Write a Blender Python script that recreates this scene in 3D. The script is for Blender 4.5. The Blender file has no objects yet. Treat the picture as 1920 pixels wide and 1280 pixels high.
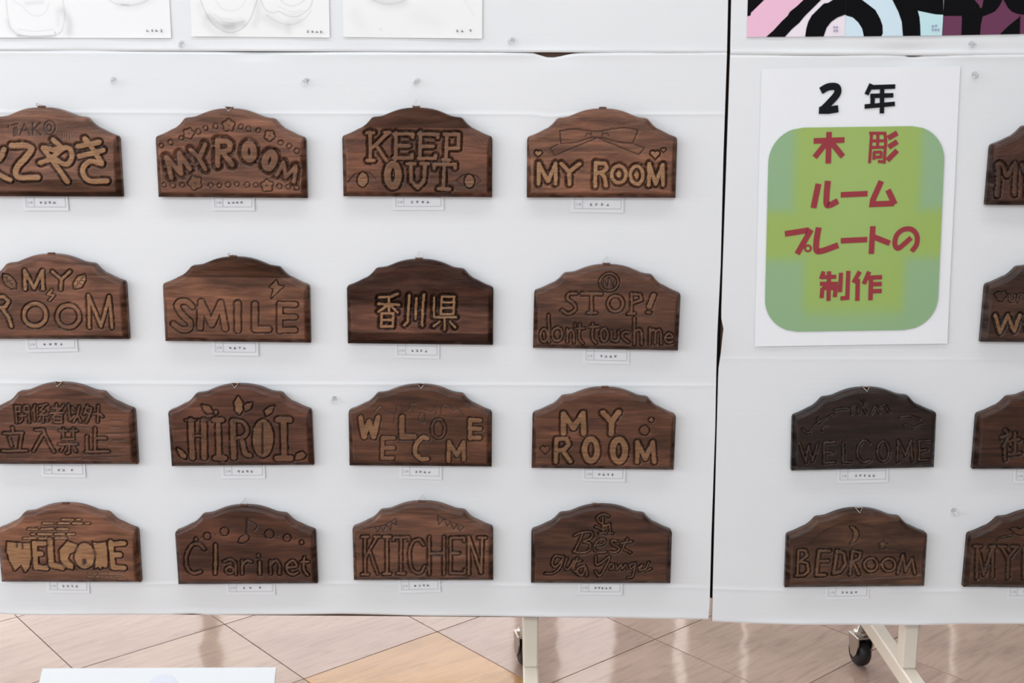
import bpy, math, random
import numpy as np
from mathutils import Matrix, Vector
random.seed(7)
SC = bpy.context.scene
COL = SC.collection

# ------------------------------------------------------------------ camera, world, lights, exposure
FPX, PITCH, ROLL = 2230.0, math.radians(11.3), math.radians(0.2)
CAM = np.array([0.0, -1.81, 1.03])
cam_d = bpy.data.cameras.new('camera'); cam = bpy.data.objects.new('camera', cam_d); COL.objects.link(cam)
cam_d.sensor_width = 36.0; cam_d.lens = FPX/1920*36.0; cam_d.clip_start = 0.02
cam_d.dof.use_dof = True; cam_d.dof.focus_distance = 2.35; cam_d.dof.aperture_fstop = 10
_f = np.array([0, math.cos(PITCH), -math.sin(PITCH)])
_r = np.array([1.0, 0, 0]); _u = np.cross(_r, _f)
RGT = _r*math.cos(ROLL) + _u*math.sin(ROLL)
UPV = -_r*math.sin(ROLL) + _u*math.cos(ROLL)
cam.matrix_world = Matrix([[RGT[i], UPV[i], -_f[i], CAM[i]] for i in range(3)] + [[0, 0, 0, 1]])
SC.camera = cam
SC.view_settings.view_transform = 'Standard'; SC.view_settings.look = 'None'
SC.view_settings.gamma = 1.0; SC.view_settings.use_curve_mapping = False
SC.view_settings.exposure = 0.03
world = bpy.data.worlds.new('world'); SC.world = world; world.use_nodes = True
world.node_tree.nodes['Background'].inputs[0].default_value = (0.80, 0.86, 0.92, 1)
world.node_tree.nodes['Background'].inputs[1].default_value = 1.0

def area(name, loc, target, sx, sy, power, col):
    d = bpy.data.lights.new(name, 'AREA'); d.shape = 'RECTANGLE'; d.size = sx; d.size_y = sy
    d.energy = power; d.color = col
    o = bpy.data.objects.new(name, d); COL.objects.link(o); o.location = loc
    o.rotation_euler = (Vector(target)-Vector(loc)).to_track_quat('-Z', 'Y').to_euler()
    return o
# daylight through the windows of the left wall, and the rows of ceiling lamps
area('window_daylight', (-4.2, -2.9, 1.75), (0, -0.2, 0.9), 4.2, 2.1, 99, (0.79, 0.91, 1.0))
area('front_fill', (0.6, -4.9, 1.7), (0.4, 0, 0.9), 4.8, 1.9, 46, (0.79, 0.91, 1.0))  # unseen soft fill added behind the camera to even out the sheets
area('lamp_row_light', (-0.2, -0.75, 2.62), (-0.2, -0.35, 0), 4.4, 0.35, 16, (0.84, 0.93, 1.0))
area('lamp_row_light', (-0.4, -3.6, 2.62), (-0.4, -3.0, 0), 3.6, 0.4, 38, (0.84, 0.93, 1.0))
area('lamp_row_light', (0.5, 3.0, 2.62), (0.5, 3.0, 0), 6.0, 0.4, 95, (0.91, 0.95, 1.0))  # added behind the boards to brighten the visible floor

# ------------------------------------------------------------------ helpers
def ray(x, y):
    d = _f + RGT*((x-960)/FPX) - UPV*((y-640)/FPX)
    return d
def onY(x, y, Y=0.0):
    d = ray(x, y); t = (Y-CAM[1])/d[1]; return CAM + d*t
def onZ(x, y, Z=0.0):
    d = ray(x, y); t = (Z-CAM[2])/d[2]; return CAM + d*t

def lin(c):
    out = []
    for v in c[:3]:
        v = v/255.0
        out.append(v/12.92 if v <= 0.04045 else ((v+0.055)/1.055)**2.4)
    return tuple(out)+(1.0,)

def tag(o, label=None, cat=None, group=None, kind=None):
    if label: o['label'] = label
    if cat: o['category'] = cat
    if group: o['group'] = group
    if kind: o['kind'] = kind
    return o
def empty(name, loc=(0, 0, 0), rot=None):
    o = bpy.data.objects.new(name, None); COL.objects.link(o); o.location = loc
    o.empty_display_size = 0.03
    if rot: o.rotation_euler = rot
    return o
def link(name, me, parent=None, mat=None):
    o = bpy.data.objects.new(name, me); COL.objects.link(o)
    if mat is not None and len(me.materials) == 0: me.materials.append(mat)
    if parent is not None: o.parent = parent
    return o

class MB:
    def __init__(s): s.v = []; s.f = []
    def add(s, vs, fs):
        n = len(s.v); s.v += [tuple(map(float, p)) for p in vs]; s.f += [tuple(i+n for i in f) for f in fs]; return s
    def box(s, a, b, bev=0.0):
        (x0, y0, z0), (x1, y1, z1) = a, b
        if bev <= 0:
            vs = [(x, y, z) for x in (x0, x1) for y in (y0, y1) for z in (z0, z1)]
            return s.add(vs, [(0, 1, 3, 2), (4, 6, 7, 5), (0, 4, 5, 1), (2, 3, 7, 6), (0, 2, 6, 4), (1, 5, 7, 3)])
        vs = []
        for ix, x in enumerate((x0, x1)):
            for iy, y in enumerate((y0, y1)):
                for iz, z in enumerate((z0, z1)):
                    sx, sy, sz = (1, -1)[ix]*bev, (1, -1)[iy]*bev, (1, -1)[iz]*bev
                    vs += [(x, y+sy, z+sz), (x+sx, y, z+sz), (x+sx, y+sy, z)]
        I = lambda ix, iy, iz, k: (ix*4+iy*2+iz)*3+k
        fs = []
        for i in (0, 1):
            q = [I(i, 0, 0, 0), I(i, 0, 1, 0), I(i, 1, 1, 0), I(i, 1, 0, 0)]; fs.append(tuple(q if i == 0 else q[::-1]))
            q = [I(0, i, 0, 1), I(1, i, 0, 1), I(1, i, 1, 1), I(0, i, 1, 1)]; fs.append(tuple(q if i == 0 else q[::-1]))
            q = [I(0, 0, i, 2), I(0, 1, i, 2), I(1, 1, i, 2), I(1, 0, i, 2)]; fs.append(tuple(q if i == 0 else q[::-1]))
        for a_ in (0, 1):
            for b_ in (0, 1):
                fs.append((I(a_, b_, 0, 0), I(a_, b_, 1, 0), I(a_, b_, 1, 1), I(a_, b_, 0, 1)))
                fs.append((I(a_, 0, b_, 0), I(a_, 1, b_, 0), I(a_, 1, b_, 2), I(a_, 0, b_, 2)))
                fs.append((I(0, a_, b_, 1), I(1, a_, b_, 1), I(1, a_, b_, 2), I(0, a_, b_, 2)))
        for ix in (0, 1):
            for iy in (0, 1):
                for iz in (0, 1): fs.append((I(ix, iy, iz, 0), I(ix, iy, iz, 1), I(ix, iy, iz, 2)))
        return s.add(vs, fs)
    def lathe(s, prof, n=20, axis='Z', c=(0, 0, 0)):
        vs = []; fs = []
        for r, h in prof:
            for k in range(n):
                a = 2*math.pi*k/n; p, q = r*math.cos(a), r*math.sin(a)
                v = {'Z': (p, q, h), 'Y': (p, h, q), 'X': (h, p, q)}[axis]
                vs.append((v[0]+c[0], v[1]+c[1], v[2]+c[2]))
        m = len(prof)
        for i in range(m-1):
            for k in range(n):
                fs.append((i*n+k, i*n+(k+1) % n, (i+1)*n+(k+1) % n, (i+1)*n+k))
        fs.append(tuple(range(n))[::-1]); fs.append(tuple((m-1)*n+k for k in range(n)))
        return s.add(vs, fs)
    def tube(s, pts, r, n=8, closed=False):
        P = [Vector(p) for p in pts]; m = len(P); vs = []; fs = []
        for i, p in enumerate(P):
            a = P[(i-1) % m] if (closed or i > 0) else p; b = P[(i+1) % m] if (closed or i < m-1) else p
            t = (b-a).normalized(); up = Vector((0, 1, 0)) if abs(t.y) < 0.9 else Vector((1, 0, 0))
            e1 = t.cross(up).normalized(); e2 = t.cross(e1)
            for k in range(n):
                g = 2*math.pi*k/n; vs.append(p+e1*(r*math.cos(g))+e2*(r*math.sin(g)))
        for i in range(m if closed else m-1):
            j = (i+1) % m
            for k in range(n): fs.append((i*n+k, i*n+(k+1) % n, j*n+(k+1) % n, j*n+k))
        if not closed: fs.append(tuple(range(n))[::-1]); fs.append(tuple((m-1)*n+k for k in range(n)))
        return s.add(vs, fs)
    def ribbon(s, pts, w, y=0.0, th=0.0):
        """flat ribbon in the XZ plane facing -Y, half width w, one quad per segment with mitred joints"""
        P = [np.array(p, float) for p in pts]; m = len(P); L = []; R = []
        for i in range(m):
            a = P[i]-P[i-1] if i > 0 else P[1]-P[0]; b = P[i+1]-P[i] if i < m-1 else P[-1]-P[-2]
            a = a/(np.linalg.norm(a)+1e-9); b = b/(np.linalg.norm(b)+1e-9)
            n = np.array([-(a+b)[1], (a+b)[0]]); n = n/(np.linalg.norm(n)+1e-9)
            k = 1/max(0.6, abs(np.dot(n, [-a[1], a[0]]))); ww = w[i] if hasattr(w, '__len__') else w
            L.append(P[i]+n*ww*k); R.append(P[i]-n*ww*k)
        vs = [(p[0], y, p[1]) for p in L]+[(p[0], y, p[1]) for p in R]
        return s.add(vs, [(m+i, m+i+1, i+1, i) for i in range(m-1)])
    def poly(s, pts, y=0.0):
        return s.add([(p[0], y, p[1]) for p in pts], [tuple(range(len(pts)))])
    def build(s, name, mat=None, parent=None, smooth=False):
        me = bpy.data.meshes.new(name); me.from_pydata(s.v, [], s.f)
        if smooth: me.shade_smooth()
        me.validate()
        return link(name, me, parent, mat)

# ------------------------------------------------------------------ materials
def mat(name, col, rough=0.6, spec=0.5, metal=0.0, **kw):
    m = bpy.data.materials.new(name); m.use_nodes = True; b = m.node_tree.nodes['Principled BSDF']
    b.inputs['Base Color'].default_value = col if len(col) == 4 else tuple(col)+(1,)
    b.inputs['Roughness'].default_value = rough; b.inputs['Specular IOR Level'].default_value = spec
    b.inputs['Metallic'].default_value = metal
    for k, v in kw.items(): b.inputs[k.replace('_', ' ')].default_value = v
    return m
def nd(m, t, **kw):
    n = m.node_tree.nodes.new(t)
    for k, v in kw.items(): setattr(n, k, v)
    return n
def lk(m, a, b): m.node_tree.links.new(a, b)
def bsdf(m): return m.node_tree.nodes['Principled BSDF']
def math_n(m, op, a, b):
    n = nd(m, 'ShaderNodeMath', operation=op)
    for i, v in enumerate((a, b)):
        if hasattr(v, 'links'): lk(m, v, n.inputs[i])
        else: n.inputs[i].default_value = v
    return n.outputs[0]
def noise(m, scale, xyz=(1, 1, 1), detail=4, rough=0.55, dist=0.0, rot=(0, 0, 0), coord='Object', loc=(0, 0, 0)):
    tc = nd(m, 'ShaderNodeTexCoord'); mp = nd(m, 'ShaderNodeMapping'); nz = nd(m, 'ShaderNodeTexNoise')
    mp.inputs['Scale'].default_value = xyz; mp.inputs['Rotation'].default_value = rot; mp.inputs['Location'].default_value = loc
    nz.inputs['Scale'].default_value = scale; nz.inputs['Detail'].default_value = detail
    nz.inputs['Roughness'].default_value = rough; nz.inputs['Distortion'].default_value = dist
    lk(m, tc.outputs[coord], mp.inputs[0]); lk(m, mp.outputs[0], nz.inputs[0]); return nz.outputs[0]
def ramp(m, src, stops):
    r = nd(m, 'ShaderNodeValToRGB'); e = r.color_ramp.elements
    while len(e) < len(stops): e.new(0.5)
    for i, (p, c) in enumerate(stops): e[i].position = p; e[i].color = c if len(c) == 4 else tuple(c)+(1,)
    lk(m, src, r.inputs[0]); return r.outputs[0]
def mixc(m, fac, a, b, mode='MIX'):
    n = nd(m, 'ShaderNodeMix', data_type='RGBA', blend_type=mode)
    for i, v in ((0, fac), (6, a), (7, b)):
        if hasattr(v, 'links'): lk(m, v, n.inputs[i])
        else: n.inputs[i].default_value = v
    return n.outputs[2]
def bump(m, h, strength, dist=0.001):
    b = nd(m, 'ShaderNodeBump'); b.inputs['Strength'].default_value = strength; b.inputs['Distance'].default_value = dist
    lk(m, h, b.inputs['Height']); lk(m, b.outputs[0], bsdf(m).inputs['Normal']); return b
def attr(m, name):
    a = nd(m, 'ShaderNodeAttribute'); a.attribute_name = name; return a

def wood_mat(name, base, seed):
    m = mat(name, base, rough=0.42, spec=0.30)
    b = bsdf(m); base = (base[0]*1.04, base[1]*.98, base[2]*.84, 1)
    lo = tuple(c*0.55 for c in base[:3])+(1,); hi = tuple(min(1, c*1.6) for c in base[:3])+(1,)
    off = (seed*1.37, seed*0.7, seed*2.1)
    g1 = noise(m, 9, (0.9, 6, 9), 5, 0.6, 0.8, loc=off)
    g2 = noise(m, 60, (0.5, 6, 9), 3, 0.6, 0.2, loc=off)
    g3 = noise(m, 14, (1, 1, 1.3), 3, 0.5, 0.3, loc=off)
    c1 = ramp(m, g1, [(0.33, lo), (0.5, base), (0.68, hi)])
    c2 = mixc(m, 0.28, c1, ramp(m, g2, [(0.35, (0.35, 0.3, 0.3)), (0.65, (1.25, 1.2, 1.2))]), 'MULTIPLY')
    c3 = mixc(m, 0.85, c2, ramp(m, g3, [(0.3, (0.72, 0.7, 0.68)), (0.7, (1.22, 1.12, 1.05))]), 'MULTIPLY')
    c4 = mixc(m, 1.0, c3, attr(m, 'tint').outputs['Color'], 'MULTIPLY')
    tan = ramp(m, g2, [(0.3, lin((128, 90, 58))), (0.7, lin((184, 142, 102)))])
    sm = attr(m, 'sand').outputs['Fac']
    c5 = mixc(m, sm, c4, tan)
    c6 = mixc(m, attr(m, 'stain').outputs['Fac'], c5, (0.013, 0.007, 0.005, 1))
    lk(m, c6, b.inputs['Base Color'])
    r = nd(m, 'ShaderNodeMapRange'); lk(m, g3, r.inputs[0]); r.inputs[3].default_value = 0.24; r.inputs[4].default_value = 0.46
    lk(m, r.outputs[0], b.inputs['Roughness'])
    sl = nd(m, 'ShaderNodeMapRange'); lk(m, attr(m, 'tint').outputs['Fac'], sl.inputs[0]); sl.inputs[1].default_value = .3; sl.inputs[2].default_value = .75; sl.inputs[3].default_value = 0.06; sl.inputs[4].default_value = 0.36; lk(m, sl.outputs[0], b.inputs['Specular IOR Level'])
    bump(m, g2, 0.25, 0.0006)
    return m

def board_mat():
    m = mat('white_cardboard', (0.80, 0.81, 0.82, 1), rough=0.55, spec=0.35)
    w = noise(m, 30, (0.25, 1, 6), 3, 0.5)
    c = ramp(m, noise(m, 1.6, (1, 1, 1), 3), [(0.3, (0.775, 0.79, 0.80)), (0.7, (0.82, 0.825, 0.835))])
    lk(m, c, bsdf(m).inputs['Base Color'])
    tc = nd(m, 'ShaderNodeTexCoord'); sp = nd(m, 'ShaderNodeSeparateXYZ'); lk(m, tc.outputs['Object'], sp.inputs[0])
    s = math_n(m, 'SINE', math_n(m, 'MULTIPLY', sp.outputs[2], 2*math.pi/0.0085), 0)
    h = math_n(m, 'ADD', math_n(m, 'MULTIPLY', s, 0.12), w)
    bump(m, h, 0.10, 0.0012)
    return m
M_BOARD = board_mat()
M_KRAFT = mat('brown_cardboard_core', lin((84, 62, 46)), 0.8)
M_PAPER = mat('white_paper', (0.86, 0.87, 0.89, 1), 0.6, 0.3)
M_CARD = mat('card_paper', (0.83, 0.835, 0.85, 1), 0.6, 0.3)
M_LINE = mat('grey_print', lin((196, 197, 202)), 0.7, 0.2)
M_INK = mat('dark_print', lin((120, 118, 124)), 0.7, 0.2)
M_CREAM = mat('cream_painted_steel', lin((224, 215, 200)), 0.38, 0.5)
M_BLACK = mat('black_rubber', lin((22, 22, 23)), 0.45, 0.5)
M_METAL = mat('zinc_steel', lin((190, 186, 180)), 0.28, 0.5, 1.0)
M_WIRE = mat('nickel_wire', lin((200, 196, 190)), 0.25, 0.5, 1.0)
M_GAPSHADE = mat('dark_gap_backing', lin((30, 23, 19)), 0.95, 0.1)  # near-black colour stands in for shade in the gaps between sheets
M_CLEAR = mat('clear_acrylic', (0.98, 0.98, 1.0, 1), 0.05, 0.5, 0.0, Transmission_Weight=0.85, IOR=1.16)
M_TAB = mat('bronzed_tab', lin((96, 62, 48)), 0.45, 0.5, 0.3)

# ------------------------------------------------------------------ room
def struct(o): o['kind'] = 'structure'; return o
M_WALL = mat('painted_wall', (0.62, 0.60, 0.58, 1), 0.8, 0.2)
w_n = noise(M_WALL, 5); lk(M_WALL, ramp(M_WALL, w_n, [(0.3, (0.60, 0.58, 0.56)), (0.7, (0.66, 0.64, 0.62))]), bsdf(M_WALL).inputs['Base Color'])
M_DWALL = mat('brown_wall', (0.16, 0.125, 0.11, 1), 0.7, 0.2)
w_n = noise(M_DWALL, 4); lk(M_DWALL, ramp(M_DWALL, w_n, [(0.3, (0.13, 0.10, 0.09)), (0.7, (0.20, 0.15, 0.13))]), bsdf(M_DWALL).inputs['Base Color'])
M_CEIL = mat('ceiling_board', (0.72, 0.72, 0.70, 1), 0.9, 0.1)
w_n = noise(M_CEIL, 60); lk(M_CEIL, ramp(M_CEIL, w_n, [(0.3, (0.70, 0.70, 0.68)), (0.7, (0.76, 0.76, 0.74))]), bsdf(M_CEIL).inputs['Base Color'])
X0, X1, Y0, Y1, ZC = -5.4, 4.6, -5.2, 4.8, 2.72
def wall_with_holes(name, axis, pos, a0, a1, holes, m, th=0.12, out=1):
    mb = MB(); cuts = sorted(holes); cur = a0
    def bx(u0, u1, z0, z1):
        if u1-u0 < 1e-4 or z1-z0 < 1e-4: return
        lo, hi = (pos, pos+out*th) if out > 0 else (pos-th, pos)
        if axis == 'Y': mb.box((u0, lo, z0), (u1, hi, z1))
        else: mb.box((lo, u0, z0), (hi, u1, z1))
    for (h0, h1, z0, z1) in cuts:
        bx(cur, h0, 0, ZC); bx(h0, h1, 0, z0); bx(h0, h1, z1, ZC); cur = h1
    bx(cur, a1, 0, ZC)
    return struct(mb.build(name, m))
BACKW = [(-5.3, -1.82, 0.75, 2.5), (-1.78, 0.05, 0.75, 2.5), (0.28, 0.62, 0.75, 2.5), (0.97, 1.06, 0.4, 2.5), (1.38, 1.43, 0.4, 2.5), (2.62, 2.68, 0.4, 2.5)]
wall_with_holes('wall_back', 'Y', Y1, X0, X1, BACKW, M_WALL)
LEFTW = [(-4.6, -0.6, 0.85, 2.35), (1.0, 4.0, 0.85, 2.35)]
wall_with_holes('wall_left', 'X', X0, Y0, Y1, LEFTW, M_WALL, out=-1)
wall_with_holes('wall_right', 'X', X1, Y0, Y1, [], M_DWALL)
wall_with_holes('wall_front', 'Y', Y0, X0, X1, [], M_DWALL, out=-1)
struct(MB().box((X0-0.12, Y0-0.12, ZC), (X1+0.12, Y1+0.12, ZC+0.1)).build('ceiling', M_CEIL))
M_GLASS = mat('window_glass', (0.95, 0.98, 1, 1), 0.02, 0.5, 0.0, Transmission_Weight=1.0, IOR=1.02)
M_DAY = bpy.data.materials.new('bright_overcast_daylight'); M_DAY.use_nodes = True
_b = bsdf(M_DAY); _b.inputs['Base Color'].default_value = (0.8, 0.8, 0.8, 1)
_b.inputs['Emission Color'].default_value = (1.0, 0.93, 0.91, 1); _b.inputs['Emission Strength'].default_value = 1.75
n_win = 0
def window(axis, pos, a0, a1, z0, z1):
    global n_win
    n_win += 1
    e = struct(empty('window_%d' % n_win, ((a0+a1)/2, pos, z0) if axis == 'Y' else (pos, (a0+a1)/2, z0)))
    ux = (a1-a0)/2; h = z1-z0; t = 0.03 if ux > 0.2 else 0.006
    def bx(mb, u0, u1, d0, d1, q0, q1):
        if axis == 'Y': mb.box((u0, d0, q0), (u1, d1, q1))
        else: mb.box((d0, u0, q0), (d1, u1, q1))
        return mb
    fr = MB(); bx(fr, -ux, -ux+t, 0, .06, 0, h); bx(fr, ux-t, ux, 0, .06, 0, h); bx(fr, -ux+t, ux-t, 0, .06, 0, t); bx(fr, -ux+t, ux-t, 0, .06, h-t, h)
    if ux > 1.5: bx(fr, -0.006, 0.006, 0, .05, t, h-t)
    fr.build('window_frame', M_CREAM, e)
    pn = MB(); bx(pn, -ux+t, ux-t, .065, .07, t, h-t); pn.build('pane', M_DAY, e)
for (a0, a1, z0, z1) in BACKW: window('Y', Y1+0.02, a0, a1, z0, z1)
M_DAYL = M_DAY
for (a0, a1, z0, z1) in LEFTW: window('X', X0-0.1, a0, a1, z0, z1)
M_LAMP = bpy.data.materials.new('lamp_diffuser'); M_LAMP.use_nodes = True
bsdf(M_LAMP).inputs['Emission Color'].default_value = (1, 0.98, 0.96, 1); bsdf(M_LAMP).inputs['Emission Strength'].default_value = 2.5
for k, (lx, ly, pl) in enumerate([(-0.2, -0.75, 'nearest the display boards'), (-0.4, -3.6, 'behind the camera position'), (0.5, 3.0, 'added beyond the display boards')]):
    e = tag(empty('ceiling_light', (lx, ly, ZC)), 'long white fluorescent ceiling light '+pl, 'ceiling light')
    MB().box((-1.6, -.14, -.05), (1.6, .14, 0), 0.005).build('housing', M_CREAM, e)
    MB().box((-1.57, -.11, -.062), (1.57, .11, -.05)).build('diffuser', M_LAMP, e)

# ------------------------------------------------------------------ floor tiles
TS = 0.305; TA = math.radians(40.9)
TO = np.array([-0.1468, 0.3975, 0])   # a tile corner
ta = np.array([math.cos(TA), math.sin(TA)]); tb = np.array([-math.sin(TA), math.cos(TA)])
def tile_mat(name, c, seed):
    m = mat(name, lin(c), 0.055, 0.6)
    off = (seed*3.1, seed*1.7, 0)
    v = noise(m, 6, (1, 7, 1), 5, 0.6, 1.6, loc=off, rot=(0, 0, 0.5))
    n2 = noise(m, 5, (1, 1, 1), 3, 0.5, 0.4, loc=off)
    b0 = lin(c); lo = tuple(x*0.68 for x in b0[:3])+(1,); hi = tuple(min(1, x*1.12) for x in b0[:3])+(1,)
    col = mixc(m, 0.4, ramp(m, v, [(0.30, lo), (0.52, b0), (0.7, hi)]), ramp(m, n2, [(0.3, lo), (0.6, hi)]))
    lk(m, col, bsdf(m).inputs['Base Color'])
    bump(m, noise(m, 7, (1, 1, 1), 2, 0.5, coord='Object', loc=off), 0.20, 0.004)
    return m
TM = [tile_mat('tile_pink_beige', (204, 178, 163), 1), tile_mat('tile_warm_beige', (200, 174, 158), 2), tile_mat('tile_rose_grey', (197, 170, 157), 3), tile_mat('tile_light_beige', (207, 182, 166), 4)]
TMT = tile_mat('tile_tan', (212, 166, 116), 5)
M_GROUT = mat('grout', lin((128, 106, 98)), 0.8, 0.2)
gn = noise(M_GROUT, 90); lk(M_GROUT, ramp(M_GROUT, gn, [(0.3, lin((112, 92, 86))), (0.7, lin((140, 118, 108)))]), bsdf(M_GROUT).inputs['Base Color'])
floor = struct(MB().box((X0, Y0, -0.10), (X1, Y1, -0.003)).build('floor', M_GROUT))
tile_me = []
for m in TM+[TMT]:
    mb = MB(); h = TS/2-0.0007
    mb.box((-h, -h, -0.0035), (h, h, 0.0), 0.0007); me = bpy.data.meshes.new('tile'); me.from_pydata(mb.v, [], mb.f); me.materials.append(m); tile_me.append(me)
rt = random.Random(3)
bulk = {0: MB(), 1: MB(), 2: MB(), 3: MB(), 4: MB()}
for i in range(-32, 33):
    for j in range(-32, 33):
        c = TO[:2] + ta*((i+.5)*TS) + tb*((j+.5)*TS)
        if not (X0+.22 < c[0] < X1-.22 and Y0+.22 < c[1] < Y1-.22): continue
        k = rt.randrange(4)
        if (i, j) == (-1, -1) or (i % 5 == 4 and j % 4 == 3 and rt.random() < .5 and c[1] < -0.5): k = 4
        if -1.7 < c[0] < 1.7 and -0.5 < c[1] < 1.6:
            o = link('tile', tile_me[k], floor); o.location = (c[0], c[1], 0); o.rotation_euler = (0, 0, TA+rt.choice((0, math.pi)))
        else:
            h = TS/2-0.0007
            bulk[k].add([(c[0]+sx*h*ta[0]+sy*h*tb[0], c[1]+sx*h*ta[1]+sy*h*tb[1], -0.0003) for sx, sy in ((-1, -1), (1, -1), (1, 1), (-1, 1))], [(0, 1, 2, 3)])
for k, mb in bulk.items():
    if mb.v:
        o = mb.build('tile_field', (TM+[TMT])[k], floor); o['kind'] = 'stuff'

# ------------------------------------------------------------------ grid surfaces
def grid_mesh(name, V, nu, nv, attrs=None, m=None, parent=None, smooth=True, flip=False):
    """V: (nv, nu, 3) points; attrs: name -> (nv, nu) or (nv, nu, 4)"""
    idx = np.arange(nu*nv).reshape(nv, nu)
    q = np.stack([idx[:-1, :-1], idx[:-1, 1:], idx[1:, 1:], idx[1:, :-1]], -1).reshape(-1, 4)
    if flip: q = q[:, ::-1]
    return raw_mesh(name, V.reshape(-1, 3), q, {k: v.reshape(nu*nv, -1) for k, v in (attrs or {}).items()}, m, parent, smooth)
def raw_mesh(name, V, Q, attrs, m, parent, smooth=True, normals=None):
    me = bpy.data.meshes.new(name); nf = len(Q)
    me.vertices.add(len(V)); me.vertices.foreach_set('co', np.ascontiguousarray(V, np.float32).ravel())
    me.loops.add(nf*4); me.loops.foreach_set('vertex_index', np.ascontiguousarray(Q, np.int32).ravel())
    me.polygons.add(nf); me.polygons.foreach_set('loop_start', np.arange(0, nf*4, 4, dtype=np.int32))
    me.update(calc_edges=True)
    for k, a in attrs.items():
        if a.shape[1] == 1:
            at = me.attributes.new(k, 'FLOAT', 'POINT'); at.data.foreach_set('value', np.ascontiguousarray(a, np.float32).ravel())
        else:
            at = me.attributes.new(k, 'FLOAT_COLOR', 'POINT'); at.data.foreach_set('color', np.ascontiguousarray(a, np.float32).ravel())
    if smooth: me.shade_smooth()
    if normals is not None: me.normals_split_custom_set_from_vertices(normals.tolist())
    return link(name, me, parent, m)

# ------------------------------------------------------------------ display boards (cardboard sheets on rolling stands)
TH = 0.005
def lerp_tab(x, tab):
    return np.interp(x, [t[0] for t in tab], [t[1] for t in tab])
def sheet(name, label, x0, x1, z0, z1, creases, curl=True, left=None, right=None, topn=None, botn=None, dents=(), diag=()):
    """a white corrugated sheet: grid fitted between its wavy edges, with folds pressed into it"""
    zs = set(np.linspace(z0, z1, 60).tolist())
    for c in creases:
        for d in (-.012, -.006, -.003, -.0015, 0, .0015, .003, .006, .012): zs.add(min(z1, max(z0, c[0]+d)))
    for d in (.0008, .0016, .003, .005, .008, .012, .018): zs.add(z0+d); zs.add(z1-d)
    zs = np.array(sorted(zs)); nu = 150
    t = np.linspace(0, 1, nu); Z, T = np.meshgrid(zs, t, indexing='ij')
    xl = x0 + (lerp_tab(Z, left) if left else 0); xr = x1 + (lerp_tab(Z, right) if right else 0)
    X = xl + (xr-xl)*T
    f = (Z-z0)/(z1-z0)
    top = (lerp_tab(X, topn) if topn else 0)*np.clip((f-.8)/.2, 0, 1)
    bot = (lerp_tab(X, botn) if botn else 0)*np.clip((.2-f)/.2, 0, 1)
    ZZ = Z + top + bot
    Y = -TH + 0.0*X
    for (cz, amp, xa, xb) in creases:
        msk = np.clip((X-xa)/.03, 0, 1)*np.clip((xb-X)/.03, 0, 1)
        d = Z-cz
        Y += msk*amp*.55*(np.exp(-(d/.0022)**2) - 0.5*np.exp(-((d-.006)/.004)**2))
    if curl:
        wob = 0.55+0.45*np.sin(X*9.0+1.0)*np.sin(X*23+.4)
        Y += -0.0022*wob*np.exp(-((Z-z0)/.006)**2) + 0.0016*np.exp(-((Z-z0)/.0016)**2)
        Y += -0.0016*np.exp(-((z1-Z)/.007)**2)*(0.6+.4*np.sin(X*7+2)) + .0022*np.exp(-((z1-Z)/.0018)**2)
    for (dx, dz, rx, rz, a) in dents: Y += a*np.exp(-((X-dx)/rx)**2-((ZZ-dz)/rz)**2)
    for (xa, za, xb, zb, a) in diag:
        L = math.hypot(xb-xa, zb-za); ux, uz = (xb-xa)/L, (zb-za)/L
        s = (X-xa)*ux+(ZZ-za)*uz; d = -(X-xa)*uz+(ZZ-za)*ux
        Y += a*np.exp(-(d/.004)**2)*((s > 0) & (s < L))
    Y += 0.0004*np.sin(X*5.1+1)*np.sin(Z*6.3)
    V = np.stack([X, Y, ZZ], -1)
    e = tag(empty(name, ((x0+x1)/2, 0, z0)), label, 'display board')
    V = V - np.array([(x0+x1)/2, 0, z0])
    nv = len(zs)
    face = grid_mesh('face', V, nu, nv, {}, M_BOARD, e)
    # brown core rim behind the face
    B = np.concatenate([V[0, :], V[1:, -1], V[-1, -2::-1], V[-2:0:-1, 0]]); B2 = B.copy(); B2[:, 1] = -0.0004
    n = len(B); Q = np.array([[i, i+n, (i+1) % n+n, (i+1) % n] for i in range(n)])
    raw_mesh('core_edge', np.concatenate([B, B2]), Q, {}, M_KRAFT, e, False)
    Vb = V[::max(1, nv-1), ::nu-1].copy(); Vb[..., 1] = -0.0004
    grid_mesh('back_face', Vb, Vb.shape[1], Vb.shape[0], {}, M_KRAFT, e, False, flip=True)
    return e
def Xat(x, y): return onY(x, y)[0]
def Zat(x, y): return onY(x, y)[2]
zseam = Zat(700, 97.5); zbotL = Zat(660, 1152); zbotR = Zat(1600, 1166.5); zseamR = Zat(1600, 104)
def edge_tab(pts): return [(onY(x, y)[2], onY(x, y)[0]) for x, y in sorted(pts, key=lambda p: -p[1])]
eL = edge_tab([(1364, 0), (1362, 97), (1355, 300), (1350, 500), (1344, 620), (1342, 690), (1340, 800), (1333, 1000), (1330, 1120), (1327, 1157)])
eR = edge_tab([(1370, 0), (1368, 97), (1361, 300), (1354, 500), (1351, 596), (1357, 604), (1354, 622), (1350, 662), (1346, 690), (1343, 800), (1338, 1000), (1335, 1120), (1334, 1163)])
XLm = -1.15
topL = sorted([(Xat(x, 98), (98-y)/1150.0) for x, y in [(0, 97), (330, 97.5), (480, 99), (700, 98), (985, 98.2), (1003, 98.8), (1015, 103), (1030, 106.5), (1045, 105), (1070, 99.5), (1090, 98), (1200, 97), (1366, 95.5)]])
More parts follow.
